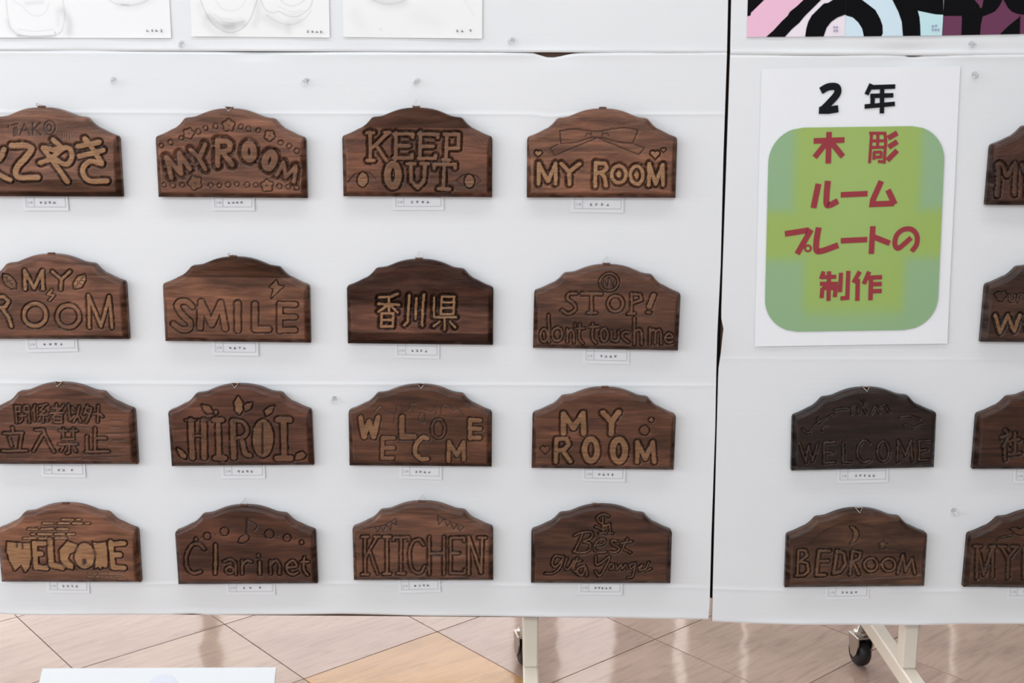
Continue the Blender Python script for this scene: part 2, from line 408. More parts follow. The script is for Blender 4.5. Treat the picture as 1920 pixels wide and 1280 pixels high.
botL = sorted([(Xat(x, 1152), (1152-y)/1150.0) for x, y in [(0, 1150), (40, 1152.5), (200, 1152), (310, 1151), (365, 1148), (390, 1151), (520, 1149.5), (640, 1148), (800, 1151.5), (1000, 1152.5), (1200, 1155), (1330, 1157)]])
topR = sorted([(Xat(x, 104), (104-y)/1150.0) for x, y in [(1366, 103), (1480, 102.5), (1600, 102), (1692, 103), (1705, 106), (1720, 105.5), (1735, 102.5), (1920, 101)]])
botR = sorted([(Xat(x, 1166), (1166-y)/1150.0) for x, y in [(1334, 1163), (1400, 1166), (1500, 1168), (1600, 1168), (1720, 1168.5), (1800, 1166.5), (1920, 1165)]])
def tabl(tab, base): return [(a, b-base) for a, b in tab]
zc = lambda y: Zat(700, y)
sheet('cardboard_sheet', 'large white cardboard sheet on the left holding sixteen carved plaques in four rows', XLm, eL[0][1], zbotL, zseam-0.0003,
      [(zc(213), -.0011, -1.2, .33), (zc(719), -.0011, -1.2, .33), (zc(1094), -.0012, -1.2, .33)],
      right=tabl(eL, eL[0][1]), topn=topL, botn=botL,
      dents=[(Xat(480, 104), Zat(480, 104), .03, .006, .002), (Xat(1037, 108), Zat(1037, 108), .03, .008, .002)],
      diag=[(*onY(1098, 108)[[0, 2]], *onY(1205, 205)[[0, 2]], -.0006), (*onY(1225, 235)[[0, 2]], *onY(1335, 268)[[0, 2]], -.0005)])
sheet('cardboard_sheet', 'white cardboard sheet above the left seam holding the pencil drawings of shoes', XLm, eL[-1][1]+.0, zseam+.0003, 1.75,
      [], right=tabl(eL, eL[-1][1]))
sheet('cardboard_sheet', 'white cardboard sheet on the right holding the green poster and dark plaques', eR[0][1], 1.45, zbotR, zseamR-0.0002,
      [(Zat(1600, 1104), -.0012, .3, 1.5), (Zat(1600, 672), -.0006, .3, 1.5)],
      left=tabl(eR, eR[0][1]), topn=topR, botn=botR,
      dents=[(Xat(1712, 110), Zat(1712, 110), .04, .012, .0035), (Xat(1352, 640), Zat(1352, 640), .008, .03, -.002)])
sheet('cardboard_sheet', 'white cardboard sheet above the right seam holding the black painted pictures', eR[-1][1], 1.45, zseamR+.0002, 1.75,
      [(Zat(1600, 97), -.0008, .3, 1.5)], left=tabl(eR, eR[-1][1]), dents=[(Xat(1700, 97), Zat(1700, 97), .04, .01, .003)])

# rolling stands that carry the sheets
def caster(parent, x, y, s=1.0, swivel=0.3):
    e = empty('caster', (x, y, 0.0)); e.parent = parent; e.rotation_euler = (0, 0, swivel)
    w = MB().lathe([(.012, -.011), (.022, -.011), (.0255, -.007), (.0265, 0), (.0255, .007), (.022, .011), (.012, .011)], 28, 'X', (0, 0, .0265))
    w.build('wheel', M_BLACK, e, True)
    fk = MB(); pr = [(-.006, .020), (-.013, .028), (-.018, .045), (-.017, .060), (.016, .060), (.013, .042), (.006, .022)]
    for xa in (-.0165, .0135):
        n = len(pr); fk.add([(xa, p, q) for p, q in pr]+[(xa+.003, p, q) for p, q in pr], [tuple(range(n)), tuple(range(n, 2*n))[::-1]]+[(k, k+n, (k+1) % n+n, (k+1) % n) for k in range(n)])
    fk.box((-.016, -.018, .058), (.016, .018, .062), .0008); fk.lathe([(.014, .062), (.014, .068), (.010, .070), (.005, .080)], 18)
    fk.build('fork', M_METAL, e)
    return e
XP1, XP2 = 0.033, 0.662
def stand(name, label, posts, px0, px1, z0):
    e = tag(empty(name, ((px0+px1)/2, 0, 0)), label, 'display stand')
    cx = (px0+px1)/2
    MB().box((px0-cx, 0.0012, z0), (px1-cx, .022, 1.74), .001).build('gap_backing', M_GAPSHADE, e)  # backing sheet added so the gap and notches stay dark
    MB().box((px0-cx, .022, z0-.0), (px1-cx, .047, z0+.025), .002).build('frame_rail', M_CREAM, e)
    MB().box((px0-cx, .022, 1.715), (px1-cx, .047, 1.74), .002).build('frame_rail', M_CREAM, e)
    for xp in posts:
        MB().box((xp-cx-.0125, .0225, .111), (xp-cx+.0125, .0525, 1.73), .0025).build('post', M_CREAM, e)
        MB().box((xp-cx-.0125, -.23, .081), (xp-cx+.0125, .29, .111), .0025).build('foot', M_CREAM, e)
        caster(e, xp-cx-.008, .262, swivel=0.25); caster(e, xp-cx, -.205, swivel=-.3)
    return e
zcore = Zat(1332, 1122)
stand('display_stand', 'cream steel rolling stand behind the left cardboard sheets', (XP1, -1.0), -1.14, .3235, zcore)
stand('display_stand', 'cream steel rolling stand behind the right cardboard sheets', (XP2, 1.40), .324, 1.44, zcore)

# ------------------------------------------------------------------ carved plaques
PW, PT = 0.2235, 0.0165            # width and thickness of a plaque
NU, NV = 236, 134
_ol = [(-.5, .380), (-.4985, .390), (-.494, .399), (-.484, .4055), (-.474, .409), (-.45, .418), (-.4226, .431), (-.39, .448), (-.361, .461), (-.335, .482), (-.314, .505), (-.301, .5205), (-.286, .5265), (-.257, .529), (-.225, .535), (-.195, .5475), (-.165, .560), (-.134, .571), (-.10, .580), (-.06, .586), (0, .589)]
OLX = [p[0] for p in _ol]+[-p[0] for p in _ol[-2::-1]]; OLY = [p[1] for p in _ol]+[p[1] for p in _ol[-2::-1]]
_t = np.linspace(-1, 1, NU); _us = np.sign(_t)*(1-(1-abs(_t))**1.0)*.5
# denser columns towards both ends, denser rows towards top and bottom edge
_s = np.linspace(0, 1, NU); _us = -.5 + (_s - .012*np.sin(2*np.pi*_s)*0.9)
_vs = np.linspace(0, 1, NV); _vs = _vs - .02*np.sin(2*np.pi*_vs)*0.8
GU, GT = np.meshgrid(_us, _vs, indexing='xy'); TOPU = np.interp(GU, OLX, OLY)
GX = GU*PW; GZ = GT*TOPU*PW
def seg_dist(px, pz, pts):
    d = np.full(px.shape, 1e9)
    for (ax, az), (bx, bz) in zip(pts[:-1], pts[1:]):
        vx, vz = bx-ax, bz-az; L = vx*vx+vz*vz+1e-18
        t = np.clip(((px-ax)*vx+(pz-az)*vz)/L, 0, 1)
        d = np.minimum(d, (px-ax-t*vx)**2+(pz-az-t*vz)**2)
    return np.sqrt(d)
def poly_sd(px, pz, pts):
    P = list(pts)+[pts[0]]; d = seg_dist(px, pz, P); ins = np.zeros(px.shape, bool)
    for (ax, az), (bx, bz) in zip(P[:-1], P[1:]):
        c = ((az > pz) != (bz > pz)) & (px < (bx-ax)*(pz-az)/(bz-az+1e-18)+ax); ins ^= c
    return np.where(ins, -d, d)
_out = [(u*PW, v*PW) for u, v in zip(OLX, OLY)]
EDGE = np.minimum(np.minimum(seg_dist(GX, GZ, _out), GZ), np.minimum(GX+PW/2, PW/2-GX))
EDGE_SIDE = EDGE
def smooth_noise(rng, sx, sz, shape=(NV, NU)):
    """tileless value noise sampled over the plaque grid, cell size in metres"""
    nx, nz = int(PW/sx)+3, int(.14/sz)+3; g = rng.standard_normal((nz, nx))
    x = (GX+PW/2)/sx; z = GZ/sz; i = np.floor(x).astype(int); j = np.floor(z).astype(int); fx = x-i; fz = z-j
    fx = fx*fx*(3-2*fx); fz = fz*fz*(3-2*fz)
    return (g[j, i]*(1-fx)+g[j, i+1]*fx)*(1-fz)+(g[j+1, i]*(1-fx)+g[j+1, i+1]*fx)*fz
def spline(pts, n=6):
    P = [np.array(p, float) for p in pts]; out = []
    if len(P) < 3: return [tuple(p) for p in P]
    P = [2*P[0]-P[1]]+P+[2*P[-1]-P[-2]]
    for i in range(1, len(P)-2):
        for k in range(n):
            t = k/n; a, b, c, d = P[i-1:i+3]
            out.append(tuple(.5*((2*b)+(c-a)*t+(2*a-5*b+4*c-d)*t*t+(3*b-a-3*c+d)*t**3)))
    out.append(tuple(P[-2])); return out
def ell(cx, cy, rx, ry=None, rot=0, n=22, wob=0, k=5):
    ry = ry or rx; out = []
    for i in range(n):
        a = 2*math.pi*i/n; q = 1+wob*math.cos(k*a+1.57); x, y = rx*q*math.cos(a), ry*q*math.sin(a); c, s = math.cos(math.radians(rot)), math.sin(math.radians(rot))
        out.append((cx+x*c-y*s, cy+x*s+y*c))
    return out
def ring(*a, **k): p = ell(*a, **k); return p+[p[0]]
def heart(cx, cy, r):
    out = []
    for i in range(24):
        a = 2*math.pi*i/24; out.append((cx+r*1.0*math.sin(a)**3, cy-r*(.8125*math.cos(a)-.3125*math.cos(2*a)-.125*math.cos(3*a)-.0625*math.cos(4*a))))
    return out
# shape builders (coordinates in the enlarged view of each plaque)
def L(strokes, w, name='letter', sm=False, **k): return dict(name=name, strokes=[spline(s) if (sm or k.get('smooth')) else s for s in strokes], w=w, **{a: b for a, b in k.items() if a != 'smooth'})
def LS(strokes, w, name='letter', **k): return L(strokes, w, name, True, **k)
def PO(pts, name='ornament', **k): return dict(name=name, poly=pts, w=0, **k)
def O(cx, cy, rx, ry, w, rot=0, name='letter', **k): return L([ring(cx, cy, rx-w, ry-w, rot)], w, name, **k)
def CUT(strokes, w, name=None, **k): return dict(name=name, strokes=strokes, w=w, cut=True, **k)
def serif(x, y, r): return [(x-r, y), (x+r, y)]

def corners_to_frame(BL, BR, side):
    """world position of the bottom centre (front face) and the in-plane turn of a plaque"""
    Y = -TH-0.0012-PT+.004
    if BL is not None and BR is not None:
        a, b = onY(*BL, Y), onY(*BR, Y); ang = math.atan2(b[2]-a[2], b[0]-a[0])
        if side < 0: ang *= 1.0
    else: ang = math.radians(random.uniform(-.5, .5))
    dirv = np.array([math.cos(ang), 0, math.sin(ang)])
    if BR is None: p = onY(*BL, -TH-.002); p[1] = Y; c = p+dirv*PW/2; c[2] = onY(*BL, Y)[2]
    elif side < 0: p = onY(*BL, Y); c = p+dirv*PW/2
    else: p = onY(*BR, Y); c = p-dirv*PW/2
    return c, ang

def plaque(label, crop, BL, BR, col, shapes, seed, hook='nub', bands=(), g=22, D=.0020, sand=.2, side=None, hookx=0.0, gstain=.8, rough_field=0.0, tl=None):
    ox, oy, s = crop; rng = np.random.default_rng(seed)
    side = side if side is not None else (-1 if (BL[0] if BL else 0) < 960 and BL is not None else 1)
    c, ang = corners_to_frame(BL, BR, side)
    yb = -TH-0.0012                       # back plane of the plaque
    root = tag(empty('carved_plaque', (c[0], yb, c[2])), label, 'plaque', 'carved wooden room plaques')
    root.rotation_euler = (0, -ang, 0)
    ca, sa = math.cos(ang), math.sin(ang)
    def loc(p):
        w = onY(ox+p[0]/s, oy+p[1]/s, yb-PT); dx, dz = w[0]-c[0], w[2]-c[2]
        return (dx*ca+dz*sa, -dx*sa+dz*ca)
    u = 1.81*1.0/FPX/s                    # one view unit in metres
    # wobbly hand-cut lines
    wx = smooth_noise(rng, .006, .006)*.00028; wz = smooth_noise(rng, .006, .006)*.00028
    px, pz = GX+wx, GZ+wz
    H = np.zeros(GX.shape); stain = np.zeros(GX.shape); sandm = np.zeros(GX.shape); dall = np.full(GX.shape, 1e3); own = np.full(GX.shape, -1)
    dep = np.zeros(GX.shape); tool = smooth_noise(rng, .0035, .0022)
    parts = []
    for sh in shapes:
        gg = sh.get('g', g)*u; w = sh['w']*u; DD = sh.get('D', D)
        if 'poly' in sh: d = poly_sd(px, pz, [loc(p) for p in sh['poly']])
        else:
            d = np.full(GX.shape, 1e3)
            for st in sh['strokes']: d = np.minimum(d, seg_dist(px, pz, [loc(p) for p in st]))
            d = d-w
        if sh.get('recess'):
            k = np.clip(-d/.0016, 0, 1); k = k*k*(3-2*k)
            H -= sh['recess']*k*(1+.12*tool); stain = np.maximum(stain, .28*k*(1-np.clip(-d/.006, 0, 1)*.7)); continue
        if sh.get('cut'):
            k = np.clip(1-((d+w)/(w+.0004))**2, 0, 1); dep = np.maximum(dep, k*sh.get('D', .0013)); stain = np.maximum(stain, k*sh.get('st', .8))
            if sh['name']:
                i = len(parts); parts.append(sh); own = np.where((d < .0002), i, own)
            continue
        i = len(parts); parts.append(sh)
        x = np.clip(d/max(gg, 1e-5), 0, 1)
        prof = np.where(x < .28, (x/.28)**1.1, 1-((x-.28)/.72)**1.5); prof = np.clip(prof, 0, 1)*(d > 0)*(d < gg)
        dep = np.maximum(dep, prof*DD*1.6*(1+.30*tool))
        stain = np.maximum(stain, sh.get('gs', gstain)*np.clip(1.3-x*1.2, 0, 1)**.8*(d > -.0002)*(d < gg))
        sandm = np.where((d < .0001), (lambda q: q if q > .5 else q*(.5+q))(sh.get('sand', sand))*(1-.35*np.clip(1+d/.0007, 0, 1)), sandm)
        own = np.where((d < gg*.22) & (d < dall), i, own); dall = np.minimum(dall, d)
        H -= .00018*np.clip(1+d/.0008, 0, 1)*(d <= 0)
    inside = dall <= 0
    cutm = dep.copy()
    for sh in shapes: pass
    dep = np.where(inside & (dep > 0), np.where(dep > .0, dep*0 + (np.where(False, 0, 0)), 0), dep) if not any(q.get('cut') and q.get('over') for q in shapes) else dep
    stain = np.where(inside & (dep == 0), 0, stain)
    # incised veins and slits lie on top of raised shapes
    for sh in shapes:
        if sh.get('cut') and sh.get('over'):
            w = sh['w']*u; d = np.full(GX.shape, 1e3)
            for st in sh['strokes']: d = np.minimum(d, seg_dist(px, pz, [loc(p) for p in st]))
            k = np.clip(1-(d/(w+.0004))**2, 0, 1); dep = np.maximum(np.where(inside, 0, dep), 0)+k*sh.get('D', .001); stain = np.maximum(stain, k*.75); sandm = sandm*(1-k)
    sandm = np.clip(sandm*(.86+.13*smooth_noise(rng, .012, .004)+.08*smooth_noise(rng, .003, .0015)), 0, 1)
    H -= dep
    H += smooth_noise(rng, .02, .02)*.00012 + tool*.00006*(dall > 0)
    # rounded ogee edge; a little lower step then a quarter round
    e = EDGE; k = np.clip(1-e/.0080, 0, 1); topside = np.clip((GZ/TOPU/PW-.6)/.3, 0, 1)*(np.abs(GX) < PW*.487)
    H -= .0080*(topside*(1-np.sqrt(np.clip(1-k*k, 0, 1)))+(1-topside)*(.80*k+.20*k**3))
    edge_sand = np.clip(1-abs(e-.0068)/.0026, 0, 1)
    tint = np.ones(GX.shape)
    vrel = GZ/PW; wv = smooth_noise(rng, .03, .02)*.002
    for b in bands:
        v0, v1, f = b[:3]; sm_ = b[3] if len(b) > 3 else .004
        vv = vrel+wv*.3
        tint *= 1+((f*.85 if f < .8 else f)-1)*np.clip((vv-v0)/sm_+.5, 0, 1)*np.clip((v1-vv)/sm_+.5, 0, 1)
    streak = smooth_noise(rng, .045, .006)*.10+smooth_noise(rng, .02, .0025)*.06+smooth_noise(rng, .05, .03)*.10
    tint = tint*(1+streak)*(1-(.50*(1-topside)+.12*topside)*np.clip((.0084-e)/.0032, 0, 1)*(1+.25*smooth_noise(rng, .01, .006)).clip(0, 1.3))  # bevel shade painted into the tint: sides and bottom dark, top far less
    tint = np.clip(tint, .2, 2.0)
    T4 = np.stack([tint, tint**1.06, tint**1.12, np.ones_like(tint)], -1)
    V = np.stack([GX, -(PT+H), GZ], -1)
    # normals of the whole carved face so that letters cut out of it shade without seams
    dU = np.gradient(V, axis=1); dVv = np.gradient(V, axis=0); N = np.cross(dU, dVv); N /= np.linalg.norm(N, axis=-1, keepdims=True)+1e-12
    if N[NV//2, NU//2, 1] > 0: N = -N
    m = wood_mat('stained_wood', lin(col), seed)
    idx = np.arange(NU*NV).reshape(NV, NU)
    Q = np.stack([idx[:-1, :-1], idx[:-1, 1:], idx[1:, 1:], idx[1:, :-1]], -1).reshape(-1, 4)
    oq = own[:-1, :-1].ravel()
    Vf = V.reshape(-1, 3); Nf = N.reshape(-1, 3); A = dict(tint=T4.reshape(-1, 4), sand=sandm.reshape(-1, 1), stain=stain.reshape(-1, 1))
    def sub(name, sel, extra=False):
        q = Q[sel]; used, inv = np.unique(q, return_inverse=True); q = inv.reshape(-1, 4)
        v = Vf[used]; n = Nf[used]; at = {k: a[used] for k, a in A.items()}
        if extra:      # side walls and back of the board
            rim = np.concatenate([idx[0, :], idx[1:, -1], idx[-1, -2::-1], idx[-2:0:-1, 0]]); nb = len(rim); b0 = len(v)
            r1 = Vf[rim].copy(); r2 = r1.copy(); r2[:, 1] = 0
            # outward directions of the side wall
            tg = np.roll(r1, -1, 0)-np.roll(r1, 1, 0); on = np.stack([tg[:, 2], 0*tg[:, 0], -tg[:, 0]], -1); on /= np.linalg.norm(on, axis=1, keepdims=True)+1e-9
            v = np.concatenate([v, r1, r2]); n = np.concatenate([n, on, on])
            k = np.arange(nb); q2 = np.stack([b0+k, b0+nb+k, b0+nb+(k+1) % nb, b0+(k+1) % nb], -1)
            q = np.concatenate([q, q2])
            for kk in at:
                z = A[kk][rim]; at[kk] = np.concatenate([at[kk], z, z])
        return raw_mesh(name, v, q, at, m, root, True, n)
    sub('board', oq == -1, True)
    bk = MB(); rimb = [(float(p[0]), float(p[1])) for p in zip(GX[0, ::NU-1], GZ[0, ::NU-1])]
    pts = [(-PW/2+.0005, .0005), (PW/2-.0005, .0005)]+[(x*.997, z-.0006) for x, z in _out[::-1]]
    bk.add([(p[0], -.0006, p[1]) for p in pts], [tuple(range(len(pts)))[::-1]]); bk.build('back', m, root)
    for i, sh in enumerate(parts):
        if (oq == i).sum() < 6: continue
        o = sub(sh['name'], oq == i)
        if sh.get('plab'): o['label'] = sh['plab']
    # hanger on the upper edge
    zt = .589*PW; hx = hookx
    mb = MB().box((hx-.0055, -.0100, zt-.004), (hx+.0055, -.0060, zt+.0022), .0006)
    mb.build('hanging_tab', M_TAB, root)
    if hook == 'up': P = [(hx-.0062, -.008, zt+.0018), (hx+.0062, -.008, zt+.0018), (hx+.0003, -.0065, zt+.0118)]
    elif hook == 'lean': P = [(hx-.0058, -.008, zt+.0015), (hx+.0060, -.008, zt+.0022), (hx+.003, -.0065, zt+.0118)]
    elif hook == 'down': P = [(hx-.0062, -.0105, zt+.0024), (hx+.0062, -.0105, zt+.0024), (hx, -.0185, zt-.0040)]
    elif hook == 'fold': P = [(hx-.0070, -.009, zt+.0020), (hx+.0048, -.009, zt+.0012), (hx-.0050, -.012, zt+.0056), (hx-.0066, -.011, zt+.0056)]
    else: P = [(hx-.0050, -.0060, zt+.001), (hx+.0050, -.0060, zt+.001), (hx+.001, .0002, zt-.004)]
    MB().tube(P, .00062, 8, True).build('hanging_ring', M_WIRE, root, True)
    return root

def leaf(a, b, wd, n=9):
    """leaf outline between two tips"""
    a, b = np.array(a, float), np.array(b, float); d = b-a; nrm = np.array([-d[1], d[0]])/np.linalg.norm(d); up = []; dn = []
    for i in range(n+1):
        t = i/n; q = wd*math.sin(math.pi*t**.85); up.append(tuple(a+d*t+nrm*q)); dn.append(tuple(a+d*t-nrm*q))
    return up+dn[-2:0:-1]

C1, C2 = (0, 180, 5.818), (280, 180, 5.818)
# ---- first row
plaque('brown plaque carved with four large tan Japanese characters and faint small capitals above', C1, (-54, 368), (228, 369), (116, 84, 72), [
    LS([[(-230, 600), (-60, 590)]], 26), LS([[(-140, 520), (-170, 700), (-230, 900)]], 26), LS([[(45, 585), (0, 680), (-60, 700)]], 27, sand=.9), LS([[(-60, 820), (30, 880), (110, 915)]], 27, sand=.9),
    LS([[(125, 545), (270, 540), (345, 575), (290, 660), (200, 760), (170, 840), (215, 890), (410, 885)]], 31),
    LS([[(440, 730), (560, 680), (680, 575), (760, 575), (785, 660), (745, 735), (690, 740), (620, 700)], [(580, 480), (665, 555)], [(470, 570), (560, 690), (735, 935)], [(470, 568), (600, 585), (690, 570)]], 27),
    LS([[(850, 550), (960, 530), (1080, 505)], [(865, 655), (1000, 625), (1125, 590)], [(925, 470), (1020, 590), (1110, 735)], [(1110, 740), (980, 715), (905, 790), (920, 880), (1000, 930), (1165, 925)]], 28),
    CUT([[(92, 320), (96, 345)]], 5, 'small_letter'), CUT([[(130, 318), (200, 300)], [(150, 360), (152, 440)], [(165, 340), (170, 440)], [(185, 335), (190, 430)]], 5, 'small_letter'),
    CUT([[(215, 430), (265, 300), (325, 430)], [(235, 380), (300, 375)]], 6, 'small_letter'), CUT([[(355, 290), (360, 425)], [(440, 290), (370, 360), (450, 425)]], 8, 'small_letter'),
    CUT([ring(540, 345, 60, 80), ring(535, 345, 25, 40)], 6, 'small_letter'),
    CUT([[(620+i*28, 400), (622+i*28, 450+(i % 3)*12)] for i in range(9)], 4, st=.4, D=.0005)],
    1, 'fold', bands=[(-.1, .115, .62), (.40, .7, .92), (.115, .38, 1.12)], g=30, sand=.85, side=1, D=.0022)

fl = [(865, 320, 66), (430, 410, 56), (1315, 435, 56), (500, 950, 76), (1285, 980, 66)]
dots = [(130, 540), (230, 505), (345, 460), (535, 388), (612, 350), (718, 330), (1000, 335), (1080, 360), (1185, 378), (1435, 510), (1525, 545), (1605, 600), (160, 970), (255, 975), (355, 970), (670, 975), (765, 975), (855, 970), (955, 965), (1065, 970), (1160, 970), (1420, 985), (1515, 990), (1605, 1000)]
plaque('brown plaque reading MY ROOM in arched capitals among carved flowers and small rings', C2, (295.8, 369.3), (576, 371.6), (112, 78, 64),
    [L([[(240, 895), (185, 670), (345, 850), (325, 630), (440, 795)]], 24), L([[(450, 590), (545, 680)], [(610, 530), (560, 650), (545, 690), (610, 800)]], 22),
     L([[(745, 760), (745, 485)], [(745, 490), (840, 490), (885, 530), (870, 590), (750, 620)], [(800, 620), (905, 750)]], 26), O(1090, 610, 85, 118, 34, -5), O(1315, 705, 85, 122, 34, 15),
     L([[(1390, 860), (1465, 725), (1490, 885), (1600, 770), (1580, 935)]], 20)]
    + [PO(ell(x, y, r*.88, wob=.16, rot=i*17, n=30), 'flower', g=16, D=.0016) for i, (x, y, r) in enumerate(fl)]
    + [PO(ell(x+(i % 3)*2, y, 20+(i % 2)*3, n=10), 'ring_ornament', g=15, D=.0014) for i, (x, y) in enumerate(dots)]
    + [CUT([[(x-4, y), (x+4, y)]], 9, over=True, D=.0012) for x, y, r in fl],
    2, 'down', g=46, sand=.22, D=.0026, gstain=.6)
plaque('brown plaque reading KEEP OUT with a carved eye on each side', (620, 180, 5.818), (643.2, 368.1), (921, 369.9), (94, 62, 48), [
    L([[(430, 395), (435, 710)], [(395, 400), (470, 400)], [(400, 705), (470, 705)], [(625, 405), (460, 560)], [(500, 540), (610, 705)], [(590, 400), (650, 400)]], 19),
    L([[(715, 400), (712, 690)], [(690, 412), (905, 415), (900, 450)], [(720, 545), (860, 545)], [(690, 678), (890, 678), (892, 640)]], 20), L([[(980, 400), (975, 690)], [(960, 415), (1175, 420), (1170, 450)], [(980, 550), (1120, 550)], [(960, 682), (1145, 682), (1145, 650)]], 20),
    L([[(1270, 420), (1260, 700)], [(1240, 418), (1398, 420), (1395, 570), (1290, 575)], [(1225, 700), (1300, 700)]], 20), O(680, 865, 98, 160, 38),
    L([[(875, 740), (880, 930), (950, 1000), (1020, 930), (1030, 740)], [(835, 738), (920, 738)], [(985, 738), (1065, 738)]], 20), L([[(1130, 790), (1132, 748), (1360, 745), (1360, 790)], [(1240, 750), (1230, 1010)], [(1180, 1012), (1300, 1018)]], 20),
    PO([(185, 940), (260, 850), (350, 828), (430, 842), (495, 905), (400, 950), (290, 962)], recess=.0011), PO([(1370, 925), (1440, 865), (1515, 850), (1590, 870), (1640, 930), (1570, 990), (1440, 985)], recess=.0011),
    CUT([[(185, 940), (260, 850), (350, 828), (430, 842), (495, 905)]], 6), CUT([[(1370, 925), (1440, 865), (1515, 850), (1590, 870), (1640, 930), (1570, 990), (1440, 985), (1370, 925)]], 6),
    PO(ell(350, 912, 56, 78), 'eye', g=12, sand=.4), PO(ell(1515, 930, 52, 72), 'eye', g=12, sand=.4)],
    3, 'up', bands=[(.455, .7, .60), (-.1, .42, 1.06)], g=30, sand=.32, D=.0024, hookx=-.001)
plaque('brown plaque reading MY ROOM in tan capitals below a large carved ribbon bow', (970, 180, 5.818), (988, 370.4), (1267.3, 371), (118, 82, 66), [
    L([[(235, 960), (235, 735), (335, 930), (420, 740), (420, 960)]], 21), L([[(480, 740), (570, 830)], [(680, 740), (570, 830), (570, 960)]], 23),
    L([[(858, 725), (850, 985)], [(860, 730), (960, 740), (980, 785), (940, 830), (865, 845)], [(920, 850), (960, 890), (970, 980)]], 21), O(1110, 855, 98, 112, 20), O(1305, 865, 88, 118, 20),
    L([[(1435, 975), (1440, 740), (1510, 960), (1590, 750), (1590, 970)]], 21), PO(ell(1110, 855, 28, 40), 'letter_centre', g=14), PO(ell(1305, 865, 28, 42), 'letter_centre', g=14),
    PO(heart(230, 625, 38), 'heart', g=14, sand=.8), PO(heart(1505, 638, 48), 'heart', g=20, sand=.7), PO(heart(1597, 588, 26), 'heart', g=10, sand=.3),
    CUT([spline([(465, 380), (640, 365), (810, 385), (930, 380), (1130, 350), (1322, 370)]), [(1322, 370), (1262, 522)], spline([(1262, 522), (1100, 500), (920, 460), (800, 460), (640, 505), (480, 522)]), [(480, 522), (465, 380)], [(810, 385), (815, 460)], [(935, 385), (925, 455)], [(440, 530), (360, 575), (405, 650), (860, 465)], [(890, 462), (1325, 640), (1390, 570), (1285, 527)], spline([(745, 440), (770, 412), (800, 425)]), spline([(945, 420), (975, 405), (1000, 430)])], 5.5, 'ribbon_bow', D=.0011)],
    4, 'nub', g=32, sand=.9, D=.0024, gstain=.75, side=1)
plaque('dark brown plaque at right picture edge, top row, carved with rounded MY', (1820, 220, 7.11), (1844.6, 384.8), None, (66, 42, 33), [
    LS([[(360, 1040), (380, 780), (370, 625), (440, 650), (490, 780), (600, 620), (595, 800), (590, 1030)]], 26), L([[(690, 640), (760, 780)], [(850, 640), (760, 780), (750, 1030)]], 26), O(1000, 850, 90, 180, 30)],
    5, 'nub', g=34, sand=.1)

# ---- second row
plaque('brown plaque reading MY ROOM with two leaves beside MY and a small bolt', (0, 460, 6.097), (-33, 636), (240.3, 636.6), (108, 76, 64), [
    L([[(287, 500), (280, 290), (390, 490), (485, 290), (490, 500)]], 19, sand=.7), L([[(600, 300), (695, 385)], [(800, 300), (700, 390), (695, 505)]], 17),
    PO([(35, 330), (90, 335), (150, 385), (182, 430), (180, 490), (130, 495), (70, 450), (40, 390)], 'leaf', g=18, sand=.4), PO([(970, 330), (980, 400), (930, 480), (850, 500), (840, 430), (890, 360)], 'leaf', g=18, sand=.6),
    CUT([[(45, 345), (165, 485)], [(80, 385), (85, 355)], [(100, 410), (140, 400)], [(90, 430), (75, 400)], [(120, 440), (160, 440)], [(860, 490), (960, 345)], [(890, 450), (885, 400)], [(920, 400), (960, 405)], [(900, 430), (935, 445)]], 3.5, over=True, D=.0007),
    L([[(592, 510), (548, 560), (618, 572), (565, 632)]], 13, 'lightning_bolt', g=14), L([[(-55, 590), (-50, 930)], [(-50, 590), (40, 588), (100, 640), (60, 705), (-40, 722)], [(30, 730), (100, 820), (130, 925)]], 20, sand=.7),
    O(400, 795, 150, 150, 22), O(780, 812, 148, 148, 20, sand=.3), L([[(1022, 940), (1012, 575), (1155, 925), (1248, 585), (1282, 940)]], 18)],
    6, 'nub', g=22, sand=.55, side=1, hookx=.002)
plaque('brown plaque reading SMILE in broad capitals with a lightning bolt', (290, 460, 6.0), (308.7, 640), (582.5, 643.3), (106, 74, 60), [
    LS([[(425, 690), (370, 640), (290, 635), (255, 695), (330, 800), (400, 870), (385, 940), (290, 945), (215, 885)]], 30), L([[(510, 925), (525, 640), (640, 890), (745, 650), (795, 935)]], 33), L([[(935, 655), (935, 955)]], 33),
    L([[(1130, 665), (1128, 945), (1285, 945)]], 32), L([[(1408, 660), (1408, 965)], [(1408, 665), (1580, 665)], [(1410, 808), (1580, 805)], [(1410, 955), (1580, 950)]], 28),
    PO([(1370, 390), (1395, 455), (1455, 462), (1310, 590), (1342, 488), (1297, 470)], 'lightning_bolt', g=14, sand=.3)],
    7, 'fold', bands=[(.452, .7, .60), (.2, .452, 1.14), (-.1, .06, .8)], g=20, sand=.12, D=.0018, hookx=-.003)
